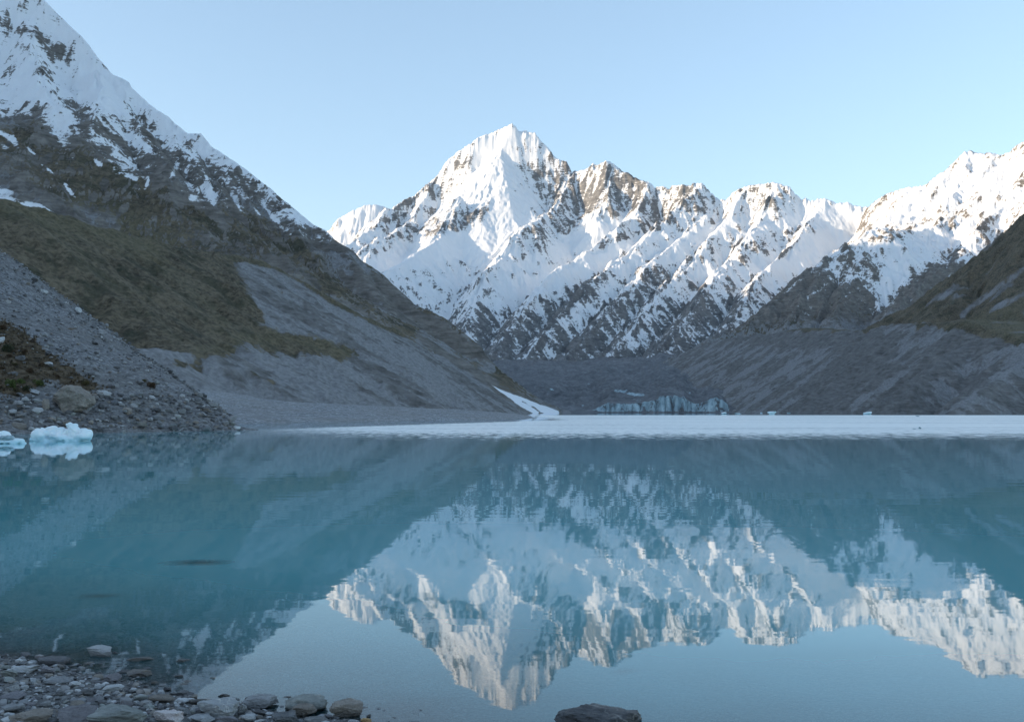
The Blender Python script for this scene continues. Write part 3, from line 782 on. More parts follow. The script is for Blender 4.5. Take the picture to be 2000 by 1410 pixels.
# ------------------------------------------------------------------ gravel fan and spit
fan_px = [(-300, 834), (300, 832), (400, 830), (455, 828.5), (520, 826.5), (600, 824.8), (700, 822.8), (800, 821.4), (900, 820.2), (980, 819), (1030, 817.8), (1043, 816.3), (1042, 814.6), (1032, 812), (1020, 810), (1012, 808.5)]
fan_poly = [ground_at(a, b) for a, b in fan_px]
fan_poly = [(float(a), float(b)) for a, b in fan_poly] + [(-30, 900), (-900, 900), (-900, 180)]
def mod_fan(d):
    sd = poly_sd(d['x'], d['y'], fan_poly)
    q = fbm(d['x'], d['y'], 40, 5, seed=101)
    d['q'] = q
    sd = sd + 2.2 * q
    h = np.where(sd > 0, (.042 + .028 * sstep(-.2, -.34, d['x'] / d['y'])) * np.minimum(sd, 420) + .5 * sstep(0, 5, sd) + .35 * sstep(14, 17, sd + 3 * q) + .4 * sstep(36, 40, sd + 5 * q), .12 * sd)
    far = sstep(230, 480, d['r'])
    h = h + sstep(0, 30, sd) * (q * 1.0 + .35 * fbm(d['x'], d['y'], 7, 4, .6, seed=103)) + .05 * fbm(d['x'], d['y'], 2.5, 3, seed=104)
    d['sd'] = sd
    return np.maximum(h, -3)
def at_fan(d):
    g = zero(d)
    w = 10 * d['q']
    for cx, cy, rx, ry, v in ((365, 722, 26, 9, .9), (520, 742, 30, 5, .7), (640, 765, 40, 4, .35)):
        g = g + v * np.exp(-(((d['px'] + w - cx) / rx) ** 2 + ((d['py'] - cy) / ry) ** 2))
    return dict(grass=g)
rs_fan = np.concatenate([np.linspace(140, 320, 180, endpoint=False), np.linspace(320, 760, 80)])
build_terrain('gravel_spit', 240, 1090, rs_fan, 360, [], -3, 20, mod_fan, at_fan, MAT_FAN, None, label='low gravel fan and spit reaching into the lake from the left')

# ------------------------------------------------------------------ debris-covered glacier with its ice cliff
def mat_glacier():
    m = M('glacier_ice_and_debris')
    n1 = m.noise(1 / 9, 8, .62); n2 = m.noise(1 / 45, 6, .6)
    st = m.noise(1.0, 6, .65, vec=m.scaled((1 / 10, 1 / 10, 1 / 45)))
    deb = m.ramp(m.math('ADD', m.math('MULTIPLY', n1, .5), m.math('MULTIPLY', n2, .5)), [(.36, (.085, .088, .095)), (.5, (.15, .153, .16)), (.64, (.24, .243, .25))])
    ice = m.ramp(st, [(.32, (.14, .17, .19)), (.47, (.26, .35, .39)), (.64, (.44, .56, .60))])
    f = m.smooth(m.math('ADD', m.attr('ice'), m.math('MULTIPLY', m.math('SUBTRACT', m.math('ADD', m.math('MULTIPLY', n1, .5), m.math('MULTIPLY', st, .5)), .5), 2.2)), .4, .6)
    m.principled(m.mix(f, deb, ice), m.math('SUBTRACT', .92, m.math('MULTIPLY', f, .45)), m.bump(n1, .9, 4.0), .25)
    return m.m
CL = np.array([(880, 806), (1120, 803), (1150, 801), (1160, 798), (1175, 790), (1188, 785), (1200, 785), (1225, 787), (1250, 784), (1268, 782), (1280, 779), (1290, 773), (1320, 772), (1335, 774), (1345, 781), (1358, 786), (1372, 785),
               (1385, 777), (1400, 774), (1412, 780), (1422, 788), (1434, 793), (1446, 801), (1460, 804), (1700, 806)], float)
def mod_glacier(d):
    px, _ = to_px(d['x'], d['y'], np.full_like(d['x'], CAM_H))
    d['px0'] = px
    top = (803.9 - np.interp(px, CL[:, 0], CL[:, 1])) / F_PX * 1840 / np.cos(d['az']) ** 0 
    top = np.maximum(top, .5) + 3.5 * fbm(px, px * 0, 9, 3, seed=7) * sstep(2, 10, top)
    flute = 10 * ridged(px * 1.0, d['r'] * .02, 14, 3, .6, seed=111) + 22 * fbm(px, px * 0 + 3, 60, 3, seed=112)
    front = 1835 + flute
    d['front'] = front
    t = d['r'] - front
    q = fbm(d['x'], d['y'], 170, 5, seed=113); q2 = fbm(d['x'], d['y'], 45, 5, .6, seed=114)
    d['q'] = q
    back = np.maximum(0, d['r'] - 1860)
    z = top * sstep(-2, 16, t) * (1 + .02 * np.minimum(back, 300) / 10 * 0)
    z = z + sstep(0, 200, back) * 10 + .078 * np.maximum(0, back - 60) + sstep(20, 260, back) * (q * 34 + q2 * 11 + 12 * ridged(d['x'], d['y'], 260, 4, .55, seed=117) - 6) + sstep(5, 40, back) * q2 * 4
    # dark debris hummocks right behind the cliff
    z = z + 9 * np.exp(-((px - 1306) / 16) ** 2 - ((back - 60) / 45) ** 2) + 8 * np.exp(-((px - 1275) / 20) ** 2 - ((back - 80) / 45) ** 2) + 6 * np.exp(-((px - 1230) / 30) ** 2 - ((back - 110) / 60) ** 2)
    return np.where(t < -2, -4 + (sstep(-60, -2, t)) * 4.5, z)
def at_glacier(d):
    px, py, z = d['px'], d['py'], d['z']
    t = d['r'] - d['front']
    cliff = sstep(-4, 2, t) * sstep(26, 14, t) * sstep(.5, 2.5, z) * sstep(1152, 1162, px) * sstep(1428, 1420, px)
    ice = cliff * (.62 + .3 * fbm(px, z * 1.0, 16, 3, seed=116))
    ice = ice + .9 * np.exp(-(line_d(px, py, [(1202, 763), (1222, 765), (1240, 771), (1256, 771)]) / 3.2) ** 2)
    for cx, cy, rx, ry, v in ((1075, 762, 12, 6, .55), (1138, 792, 6, 4, .5), (1150, 750, 14, 3, .45), (1245, 781, 16, 3, .5), (1347, 767, 4, 3, .6), (985, 717, 12, 2, .45), (1100, 747, 10, 2, .3), (1200, 705, 20, 3, .3)):
        ice = ice + v * np.exp(-(((px - cx) / rx) ** 2 + ((py - cy) / ry) ** 2))
    return dict(ice=ice)
rs_gl = np.concatenate([np.linspace(1760, 1900, 90, endpoint=False), np.linspace(1900, 2600, 100, endpoint=False), np.linspace(2600, 5400, 90)])
build_terrain('glacier', 910, 1540, rs_gl, 380, [], -4, 60, mod_glacier, at_glacier, mat_glacier(), None, label='debris covered glacier ending in a grey blue ice cliff')

# ------------------------------------------------------------------ near shore and lake bed
SHORE_PX = [(-900, 1190), (-400, 1245), (0, 1292), (150, 1312), (260, 1334), (390, 1364), (470, 1384), (600, 1397), (720, 1414), (850, 1450), (1000, 1490), (1300, 1530), (1800, 1560), (3000, 1560)]
SHORE = [tuple(float(v) for v in ground_at(a, b)) for a, b in SHORE_PX]
LAND = SHORE + [(SHORE[-1][0] + 30, -30), (SHORE[0][0] - 30, -30), (SHORE[0][0] - 30, SHORE[0][1])]
HUMPS = [tuple(float(v) for v in ground_at(a, b, -.1)) + (rr, hh) for a, b, rr, hh in ((190, 1182, .2, .16), (385, 1113, .28, .3), (1217, 1338, .16, .4))]
def bed(x, y):
    x = np.asarray(x, float); y = np.asarray(y, float)
    d = poly_sd(x, y, LAND)
    z = np.where(d > 0, .075 * np.minimum(d, 12) + .012, np.where(d > -3, .085 * d, -.255 + .16 * (d + 3)))
    z = np.maximum(z, -8)
    for a, b, rr, hh in HUMPS:
        z = np.maximum(z, np.where(d < 0, -.09 - ((x - a) ** 2 * .35 + (y - b) ** 2) / rr ** 2 * hh, -9))
    return z + .035 * fbm(x, y, 1.1, 4, seed=121) + .012 * fbm(x, y, .25, 3, seed=122)
MAT_BED = mat_gravel('shore_gravel', 0.035, 1.0, (1.0, .99, .97), bump=.8)
xs = np.concatenate([np.linspace(-14, -5, 60, endpoint=False), np.linspace(-5, 2.5, 220, endpoint=False), np.linspace(2.5, 12, 60)])
ys = np.concatenate([np.linspace(-8, 4.6, 30, endpoint=False), np.linspace(4.6, 11, 190, endpoint=False), np.linspace(11, 40, 60)])
BX, BY = np.meshgrid(xs, ys)
BZ = bed(BX, BY)
me = mesh_np('lake_shore', np.stack([BX, BY, BZ], -1).reshape(-1, 3), quads=grid_quads(*BX.shape))
link('shore', me, MAT_BED, kind='structure', label='grey gravel shore sloping into the shallow water')

# one sheet under everything
g = M('ground_sheet')
g.principled(g.mix(g.noise(.01, 5), (.09, .09, .09), (.15, .145, .135)), .95)
s = 40000.0
me = mesh_np('ground', np.array([(-s, -s, -9), (s, -s, -9), (s, s, -9), (-s, s, -9)]), quads=np.array([[0, 1, 2, 3]]))
link('ground', me, g.m, kind='structure')

# ------------------------------------------------------------------ lake
def mat_water():
    m = M('lake_water')
    sx = m.n('SeparateXYZ'); m.set(sx.inputs[0], m.pos)
    X, Y = sx.outputs[0], sx.outputs[1]
    # patch of the lake roughened by wind
    big = m.noise(1.0, 5, .6, vec=m.scaled((.018, .03, 1)))
    fine = m.noise(1.0, 6, .7, vec=m.scaled((.10, .45, 1)))
    fleck = m.noise(1.0, 4, .7, vec=m.scaled((1.1, .35, 1)))
    streak = m.noise(1.0, 4, .6, vec=m.scaled((.012, .10, 1)))
    Yn = m.math('ADD', Y, m.math('ADD', m.math('MULTIPLY', m.math('SUBTRACT', big, .5), 9.0), m.math('MULTIPLY', m.math('SUBTRACT', fine, .5), 5.0)))
    ramp_ = m.smooth(Yn, 56, 118)
    near = m.smooth(m.math('ADD', m.math('MULTIPLY', ramp_, 1.15), m.math('MULTIPLY', m.math('SUBTRACT', fleck, .5), 2.4)), -.0, .85)
    near = m.math('MULTIPLY', near, m.smooth(ramp_, .02, .22))
    far = m.smooth(Yn, 620, 500)
    fl = m.math('MULTIPLY', m.math('SUBTRACT', fleck, .5), 22.0)
    # sheltered water along the spit and the left shore stays calm
    l1 = m.math('ADD', m.math('SUBTRACT', X, m.math('MULTIPLY', m.math('MINIMUM', Y, 235.0), .31)), 63.8)
    l2 = m.math('ADD', m.math('ADD', X, m.math('MULTIPLY', Y, .425)), -16.3)
    left = m.math('MULTIPLY', m.smooth(m.math('ADD', l1, m.math('MULTIPLY', fl, .5)), -1, 6), m.smooth(m.math('ADD', l2, fl), -4, 16))
    rough_f = m.math('MULTIPLY', m.math('MULTIPLY', near, m.smooth(m.math('ADD', m.math('MULTIPLY', fleck, .45), m.math('MULTIPLY', streak, .55)), .36, .54, .62, 1.0)), m.math('MULTIPLY', far, left))
    # ripples
    r1 = m.noise(1.0, 2, .45, vec=m.scaled((.55, 2.6, 1)))
    r2 = m.noise(1.0, 2, .4, vec=m.scaled((.14, .75, 1)))
    r3 = m.noise(1.0, 2, .5, vec=m.scaled((5.0, 7.0, 1)))
    hgt = m.math('ADD', m.math('ADD', m.math('MULTIPLY', r1, RIP1), m.math('MULTIPLY', r2, RIP2)), m.math('MULTIPLY', r3, RIP3))
    nrm = m.bump(hgt, 1.0, 1.0)
    depth = m.attr('depth')
    milk = m.math('SUBTRACT', 1.0, m.math('POWER', 2.718, m.math('MULTIPLY', depth, -4.2)))
    dif = m.n('BsdfDiffuse'); m.set(dif.inputs[0], WATER_COL)
    tr = m.n('BsdfTransparent'); m.set(tr.inputs[0], (.80, .86, .86))
    body = m.n('MixShader'); m.set(body.inputs[0], milk); m.t.links.new(tr.outputs[0], body.inputs[1]); m.t.links.new(dif.outputs[0], body.inputs[2])
    gl = m.n('BsdfGlossy'); m.set(gl.inputs['Color'], (.98, .98, 1.0)); m.set(gl.inputs['Roughness'], 0.02); m.set(gl.inputs['Normal'], nrm)
    fr = m.n('Fresnel'); m.set(fr.inputs['IOR'], WATER_IOR)
    calm = m.n('MixShader'); m.set(calm.inputs[0], fr.outputs[0]); m.t.links.new(body.outputs[0], calm.inputs[1]); m.t.links.new(gl.outputs[0], calm.inputs[2])
    wav = m.noise(1.0, 5, .65, vec=m.scaled((1.2, 1.2, 1)))
    nw = m.bump(wav, 1.0, .5)
    gw = m.n('BsdfGlossy'); m.set(gw.inputs['Color'], (1.0, .97, .93)); m.set(gw.inputs['Roughness'], WIND_ROUGH); m.set(gw.inputs['Normal'], nw)
    fw = m.n('Mix', data_type='FLOAT'); 
    wind = m.n('MixShader'); m.set(wind.inputs[0], .93); m.t.links.new(dif.outputs[0], wind.inputs[1]); m.t.links.new(gw.outputs[0], wind.inputs[2])
    fin = m.n('MixShader'); m.set(fin.inputs[0], rough_f); m.t.links.new(calm.outputs[0], fin.inputs[1]); m.t.links.new(wind.outputs[0], fin.inputs[2])
    m.t.links.new(fin.outputs[0], m.out.inputs[0])
    return m.m
RIP1, RIP2, RIP3 = .0007, .0026, .0
WATER_COL = (.14, .45, .49)
WATER_IOR = 1.42
WIND_ROUGH = .45
xs = np.concatenate([[-6000, -3000, -1500, -700, -300, -100, -40], np.linspace(-14, 6, 161), [10, 20, 40, 100, 300, 700, 1500, 3000, 6000]])
ys = np.concatenate([[-200, -20], np.linspace(3, 20, 137), [26, 40, 80, 160, 320, 700, 1500, 3000, 5000]])
LX, LY = np.meshgrid(xs, ys)
dep = np.where((np.abs(LX) < 14) & (LY < 40), -bed(LX, LY), 8.0)
me = mesh_np('lake', np.stack([LX, LY, LX * 0], -1).reshape(-1, 3), quads=grid_quads(*LX.shape), attrs=dict(depth=np.clip(dep, 0, 8)))
link('lake', me, mat_water(), kind='structure', label='still turquoise glacial lake mirroring the mountains')
# ------------------------------------------------------------------ stone materials
from mathutils import noise as mnoise

def mat_stone(name, cols, vein=0.0, wet=False, spread=.35, bump=.5):
    m = M(name)
    oi = m.n('ObjectInfo').outputs['Random']
    n1 = m.noise(2.2, 7, .62); n2 = m.noise(9.0, 6, .7)
    st = m.noise(1.0, 6, .65, vec=m.scaled((1.2, 1.2, 9.0)), dist=.5)
    v = m.math('ADD', m.math('MULTIPLY', n1, .45), m.math('ADD', m.math('MULTIPLY', n2, .3), m.math('MULTIPLY', st, .25)))
    c = m.ramp(v, [(.34, cols[0]), (.5, cols[1]), (.66, cols[2])])
    hs = m.n('HueSaturation'); m.set(hs.inputs['Color'], c)
    m.set(hs.inputs['Value'], m.math('ADD', 1.0 - spread, m.math('MULTIPLY', oi, 2 * spread)))
    c = hs.outputs[0]
    oi2 = m.math('FRACT', m.math('MULTIPLY', oi, 37.7))
    c = m.mix(m.math('MULTIPLY', oi2, .35), c, m.mix(.5, c, (.20, .165, .125)))
    if vein:
        w = m.noise(1.3, 3, .5, dist=.8)
        f = m.smooth(m.math('ABSOLUTE', m.math('SUBTRACT', w, .5)), .012, .004)
        c = m.mix(m.math('MULTIPLY', f, vein), c, (.55, .54, .5))
    # damp below: stones standing in the water are darker at the waterline
    geo = m.n('NewGeometry'); sx = m.n('SeparateXYZ'); m.set(sx.inputs[0], geo.outputs['Position'])
    damp = m.smooth(m.math('ADD', sx.outputs[2], m.math('MULTIPLY', m.math('SUBTRACT', n1, .5), .03)), .05, .018)
    if wet:
        damp = 1.0
    c = m.mix(m.math('MULTIPLY', damp, .55) if not wet else .5, c, (.025, .026, .028))
    rough = m.math('SUBTRACT', .88, m.math('MULTIPLY', damp, .5)) if not wet else .38
    m.principled(c, rough, m.bump(m.math('ADD', n1, m.math('MULTIPLY', m.math('ADD', n2, st), .35)), bump, .12), .35)
    return m.m
S_GREY = mat_stone('greywacke', ((0.143, 0.150, 0.156), (0.260, 0.267, 0.273), (0.429, 0.436, 0.436)), spread=.55)
S_PALE = mat_stone('pale_greywacke', ((0.312, 0.325, 0.338), (0.468, 0.481, 0.488), (0.611, 0.617, 0.611)), spread=.2)
S_DARK = mat_stone('dark_argillite', ((0.058, 0.061, 0.068), (0.111, 0.114, 0.124), (0.182, 0.182, 0.189)), spread=.3)
S_PURPLE = mat_stone('purple_grey_argillite', ((0.111, 0.104, 0.114), (0.182, 0.176, 0.189), (0.286, 0.273, 0.280)), spread=.2)
S_GREEN = mat_stone('green_grey_sandstone', ((0.156, 0.176, 0.169), (0.273, 0.293, 0.280), (0.429, 0.442, 0.416)), spread=.15)
S_PINK = mat_stone('pink_white_quartz', ((0.390, 0.312, 0.312), (0.620, 0.559, 0.546), (0.620, 0.620, 0.620)), spread=.1)
S_TAN = mat_stone('tan_sandstone', ((0.221, 0.143, 0.065), (0.442, 0.286, 0.130), (0.585, 0.429, 0.247)), spread=.1)
S_BROWN = mat_stone('brown_grey_sandstone', ((0.130, 0.114, 0.098), (0.234, 0.208, 0.182), (0.351, 0.319, 0.280)), spread=.2)
S_VEIN = mat_stone('veined_greywacke', ((0.195, 0.208, 0.215), (0.325, 0.338, 0.345), (0.442, 0.455, 0.455)), vein=.9, spread=.1)
S_WETVEIN = mat_stone('wet_dark_rock_with_vein', ((.04, .04, .044), (.085, .085, .092), (.15, .15, .155)), vein=.5, wet=True, spread=.05)
S_WET = mat_stone('wet_dark_stone', ((0.065, 0.058, 0.055), (0.117, 0.107, 0.101), (0.195, 0.182, 0.169)), wet=True, spread=.15)

_ico = {}
def ico(sub):
    if sub not in _ico:
        b = bmesh.new(); bmesh.ops.create_icosphere(b, subdivisions=sub, radius=1.0)
        b.verts.ensure_lookup_table()
        _ico[sub] = (np.array([v.co[:] for v in b.verts]), np.array([[v.index for v in f.verts] for f in b.faces]))
        b.free()
    v, f = _ico[sub]
    return v.copy(), f

def stone_verts(seed, sub=3, cuts=11, rough=.17, cut0=.42, cut1=.85, axis_cuts=True):
    """angular boulder: a ball cut by random planes, then roughened, scaled to a unit box standing on z = 0"""
    r = np.random.default_rng(seed)
    v, f = ico(sub)
    n = r.normal(size=(cuts, 3)); n /= np.linalg.norm(n, axis=1)[:, None]
    if axis_cuts:
        n = np.vstack([n, [[r.normal() * .15, r.normal() * .15, 1], [r.normal() * .25, -1, r.normal() * .25]]])
        n /= np.linalg.norm(n, axis=1)[:, None]
    for k in range(len(n)):
        o = r.uniform(cut0, cut1)
        d = v @ n[k] - o
        v -= np.maximum(d, 0)[:, None] * n[k] * .96
    if rough:
        off = r.uniform(-50, 50, 3)
        d = np.array([mnoise.fractal(Vector(p * 1.6 + off), .6, 2.1, 4) for p in v]) if len(v) > 50 else r.normal(size=len(v)) * .4
        v = v * (1 + rough * d)[:, None]
    lo, hi = v.min(0), v.max(0)
    v = (v - (lo + hi) / 2) / (hi - lo)
    v[:, 2] += .5
    return v, f

def stone_mesh(name, seed, sub=3, smooth=False, **kw):
    v, f = stone_verts(seed, sub, **kw)
    return mesh_np(name, v, tris=f, smooth=smooth)

def fwd(x, y, z):
    return y * _cp + (z - CAM_H) * _sp

def px_on(fn, px, py):
    """where the sight line of a pixel meets the ground z = fn(x, y)"""
    x, y = ground_at(px, py, 0.0)
    for _ in range(6):
        z = float(fn(np.array([x]), np.array([y]))[0])
        x, y = ground_at(px, py, z)
    return float(x), float(y), float(fn(np.array([x]), np.array([y]))[0])

def put_stone(me_or_seed, px, py, w, h, mat, label=None, cat='stone', group=None, depth=.8, name='stone', tilt=0.0, rz=0.0, sink=.12, sub=3, ground=bed, **kw):
    x, y, z = px_on(ground, px, py) if callable(ground) else ground
    s = fwd(x, y, z) / F_PX
    me = me_or_seed if isinstance(me_or_seed, bpy.types.Mesh) else stone_mesh(name, me_or_seed, sub, **kw)
    W, H = w * s, h * s
    o = link(name, me, mat)
    if not me.materials or me.materials[0] != mat:
        o.material_slots[0].link = 'OBJECT'; o.material_slots[0].material = mat
    D = W * depth
    vis = H / (1 + .35 * D / max(W, 1e-6)) if H < W else H      # some of the seen height is the top face
    o.scale = (W, D, vis * (1 + sink))
    o.location = (x, y + D * .35, z - vis * sink)
    o.rotation_euler = (0, tilt, rz)
    if label:
        o['label'] = label
    o['category'] = cat
    if group:
        o['group'] = group
    return o

NEAR = [   # px, py (foot), width, height, material, seed, tilt, options, label
    (193, 1287, 54, 29, S_PALE, 101, .03, dict(sub=4), 'pale angular rock standing alone in the shallows off the pebble shore'),
    (221, 1284, 16, 14, S_WET, 102, .2, {}, 'small wet black rock touching the right side of the pale rock in the shallows'),
    (97, 1300, 60, 17, S_DARK, 103, .06, dict(depth=.6), 'dark grey slab with a wet right end lying at the edge of the water'),
    (43, 1314, 56, 15, S_PALE, 104, -.03, dict(depth=.55, cuts=5), 'long smooth pale stone at the left edge just below the dark slab'),
    (75, 1288, 18, 12, S_PINK, 105, .1, {}, 'small reddish pale stone just above the dark slab at the waterline'),
    (115, 1306, 18, 9, S_BROWN, 106, .3, {}, 'small buff pointed stone right of the dark slab'),
    (355, 1303, 31, 20, S_WET, 107, .0, dict(cuts=6), 'dark square block standing in the water at the edge of the sky reflection'),
    (270, 1296, 58, 13, S_BROWN, 108, 0, dict(depth=.4), 'low brown slab barely breaking the water right of the pale rock'),
    (268, 1324, 50, 18, S_BROWN, 109, .05, dict(depth=.6), 'half drowned brown stone with a pale left end near the pebbles'),
    (287, 1311, 18, 9, S_DARK, 110, 0, {}, 'small dark stone standing behind the half drowned brown stone'),
    (217, 1333, 36, 19, S_PURPLE, 111, -.05, dict(cuts=6), 'rounded purple grey stone at the edge of the wet pebbles'),
    (110, 1337, 52, 13, S_GREY, 112, .04, dict(depth=.7), 'flat grey slab with a straight cut right end among the pebbles'),
    (12, 1322, 36, 18, S_GREEN, 113, .2, {}, 'greenish stone cut off by the left edge of the picture'),
    (14, 1333, 30, 10, S_GREEN, 114, .15, {}, 'thin greenish slab under the greenish stone at the left edge'),
    (220, 1353, 42, 18, S_PALE, 115, -.12, {}, 'pale wedge shaped stone with a raised left end in the pebble shore'),
    (258, 1353, 16, 11, S_PALE, 116, 0, dict(cuts=4), 'egg shaped pale stone right of the pale wedge'),
    (191, 1345, 18, 9, S_GREY, 117, 0, dict(cuts=4), 'oval grey stone left of the pale wedge'),
    (163, 1357, 32, 12, S_GREY, 118, .02, {}, 'broad flat grey stone in the middle of the pebble shore'),
    (18, 1370, 44, 20, S_PURPLE, 119, .1, dict(depth=1.0), 'broad lavender slab lying at the left edge of the pebbles'),
    (313, 1372, 52, 13, S_BROWN, 120, .05, dict(depth=.55), 'brown grey slab with an undercut shadow below, right half of the shore'),
    (352, 1374, 28, 12, S_PALE, 121, .05, {}, 'pale stone with a flat top just right of the brown grey slab'),
    (384, 1376, 36, 10, S_WET, 122, -.05, dict(depth=.5), 'thin dark wet slab reaching into the water at the right end of the pebbles'),
    (148, 1420, 92, 44, S_PURPLE, 123, -.08, dict(sub=4, depth=.8), 'big purple grey split boulder at the bottom, left of the greenish boulder'),
    (216, 1422, 120, 44, S_GREEN, 124, .0, dict(sub=4, depth=.7), 'big blue green mottled boulder in the middle of the bottom shore'),
    (322, 1416, 58, 31, S_PINK, 125, .04, dict(sub=4, cuts=6), 'pink and white boulder at the bottom edge'),
    (352, 1397, 32, 18, S_GREY, 126, .25, {}, 'grey tilted stone above the pink and white boulder'),
    (48, 1416, 84, 28, S_BROWN, 127, .0, dict(sub=4), 'big brown grey peaked boulder in the bottom left corner'),
    (22, 1392, 48, 16, S_GREY, 128, -.12, dict(depth=.6), 'dark faced long slab above the white cobble, bottom left'),
    (15, 1402, 20, 12, S_PALE, 129, 0, dict(cuts=5), 'white blocky cobble in the bottom left corner'),
    (422, 1401, 84, 36, S_VEIN, 130, -.06, dict(sub=4, cuts=7, depth=.75), 'big pale grey boulder crossed by white quartz veins'),
    (502, 1386, 70, 28, S_GREY, 131, .03, dict(sub=4, cuts=7, depth=.7), 'lumpy grey boulder between the veined boulder and the round one'),
    (486, 1373, 22, 14, S_BROWN, 141, 0, dict(cuts=5), 'grey knob sticking up behind the lumpy boulder'),
    (594, 1396, 84, 42, S_GREEN, 132, .0, dict(sub=4, cuts=3, cut0=.75, depth=.8, smooth=True), 'big smooth rounded boulder with a dark undercut'),
    (556, 1372, 30, 13, S_BROWN, 133, -.1, {}, 'flat brown stone poking out behind the round boulder on the left'),
    (587, 1402, 56, 28, S_BROWN, 134, .05, {}, 'brown grey pointed rock leaning on the front of the round boulder'),
    (553, 1416, 62, 26, S_GREY, 135, .0, dict(sub=4, cuts=5), 'grey boulder with a rounded left end at the bottom edge'),
    (672, 1401, 66, 37, S_BROWN, 136, .02, dict(sub=4, cuts=10), 'rough undercut grey block standing in the water at the right end of the row'),
    (714, 1413, 22, 13, S_TAN, 137, 0, dict(cuts=3), 'orange tan stone at the bottom edge right of the undercut block'),
    (721, 1402, 11, 8, S_WET, 138, -.5, {}, 'small dark pointed stone above the orange tan stone'),
    (436, 1366, 25, 12, S_WET, 139, .2, dict(depth=.4), 'small dark stone with a raised left end behind the veined boulder'),
    (446, 1368, 22, 4, S_WET, 142, .0, dict(depth=.5), 'flat wet stone under the small dark stone behind the veined boulder'),
    (658, 1362, 24, 8, S_WET, 140, -.05, dict(depth=.5), 'left one of two wet stones breaking the water behind the undercut block'),
    (676, 1363, 14, 7, S_WET, 143, .0, dict(depth=.5), 'right one of two wet stones breaking the water behind the undercut block'),
    (484, 1408, 27, 15, S_PALE, 144, .0, dict(cuts=3, cut0=.8, smooth=True), 'round white pebble at the bottom in front of the lumpy boulder'),
    (504, 1399, 29, 13, S_DARK, 145, .25, dict(depth=.6), 'dark tilted slab in front of the lumpy boulder'),
    (526, 1400, 18, 10, S_PALE, 146, .0, dict(cuts=4), 'pale oval pebble right of the dark tilted slab'),
    (505, 1414, 22, 9, S_PALE, 147, .0, dict(cuts=3, smooth=True), 'pale rounded pebble cut by the bottom edge below the white one'),
    (386, 1413, 62, 15, S_GREY, 148, -.1, {}, 'flat grey stone at the bottom under the veined boulder, left'),
    (444, 1412, 44, 14, S_PURPLE, 149, .03, dict(depth=.6), 'layered purple slab at the bottom under the veined boulder, right'),
    (470, 1396, 18, 22, S_GREY, 150, .2, {}, 'upright grey stone wedged between the veined and the lumpy boulder'),
    (508, 1385, 12, 9, S_GREY, 151, 0, dict(cuts=4), 'small grey pebble under the lumpy boulder'),
    (620, 1414, 60, 12, S_GREY, 152, .04, dict(depth=.6), 'long flat grey slab at the bottom under the round boulder'),
    (640, 1404, 20, 10, S_PURPLE, 153, .3, {}, 'small purple stone between the round boulder and the undercut block'),
    (690, 1414, 24, 9, S_GREY, 154, 0, {}, 'low wet grey stone under the undercut block'),
    (749, 1404, 14, 4, S_WET, 155, 0, dict(depth=.5), 'thin dark stone tip at the waterline, rightmost of the shore stones'),
    (450, 1333, 8, 3, S_WET, 156, .2, dict(depth=.5), 'tiny dark stone tip alone in the reflected sky'),
    (1172, 1447, 178, 68, S_WETVEIN, 157, .03, dict(sub=5, cuts=8, cut0=.6, depth=.7, smooth=True, rough=.16), 'large dark wet rock with a pale vein rising from the water at the bottom right'),
    (1086, 1413, 16, 7, S_WET, 158, 0, {}, 'small dark stone tip at the left foot of the large dark wet rock'),
]
rng = random.Random(4)
used = []
for px, py, w, h, mat, seed, tilt, kw, lab in NEAR:
    kw = dict(kw)
    put_stone(seed, px, py, w, h, mat, lab, 'rock' if w > 45 else 'stone', tilt=tilt, rz=rng.uniform(-.25, .25), name='boulder' if w > 60 else 'stone', **kw)
    used.append((px, py - h * .4, w * .5))

# ------------------------------------------------------------------ cobbles of the shore: about 240 single stones, then the fine gravel between them
cob = [stone_mesh('stone', 300 + i, 2, cuts=rng.choice([4, 6, 8, 9]), rough=.08) for i in range(22)]
SHOREZONE = [(-60, 1300), (60, 1300), (150, 1310), (230, 1328), (330, 1345), (395, 1368), (470, 1386), (720, 1408), (720, 1425), (-60, 1425)]
SHALLOW = [(-60, 1262), (60, 1270), (200, 1290), (330, 1320), (400, 1345), (430, 1375), (330, 1345), (150, 1310), (-60, 1300)]
TONES = [(S_GREY, 'grey'), (S_GREY, 'grey'), (S_GREY, 'grey'), (S_PALE, 'pale'), (S_PALE, 'pale'), (S_GREEN, 'greenish'), (S_PURPLE, 'purplish'), (S_BROWN, 'brownish'), (S_DARK, 'dark')]
ANCHORS = [(193, 1275, 'the pale rock in the shallows'), (97, 1292, 'the dark slab at the waterline'), (43, 1307, 'the long smooth pale stone'), (355, 1293, 'the dark square block in the water'),
           (268, 1315, 'the half drowned brown stone'), (217, 1324, 'the rounded purple grey stone'), (110, 1331, 'the flat grey cut slab'), (14, 1325, 'the greenish stones at the left edge'),
           (220, 1345, 'the pale wedge shaped stone'), (163, 1352, 'the broad flat grey stone'), (18, 1362, 'the broad lavender slab'), (313, 1367, 'the brown grey undercut slab'), (384, 1372, 'the thin dark wet slab'),
           (148, 1400, 'the big purple grey split boulder'), (216, 1400, 'the big blue green boulder'), (322, 1400, 'the pink and white boulder'), (48, 1402, 'the brown grey peaked boulder'), (22, 1386, 'the dark faced long slab'),
           (422, 1386, 'the quartz veined boulder'), (502, 1376, 'the lumpy grey boulder'), (594, 1380, 'the big rounded boulder'), (672, 1385, 'the undercut grey block')]
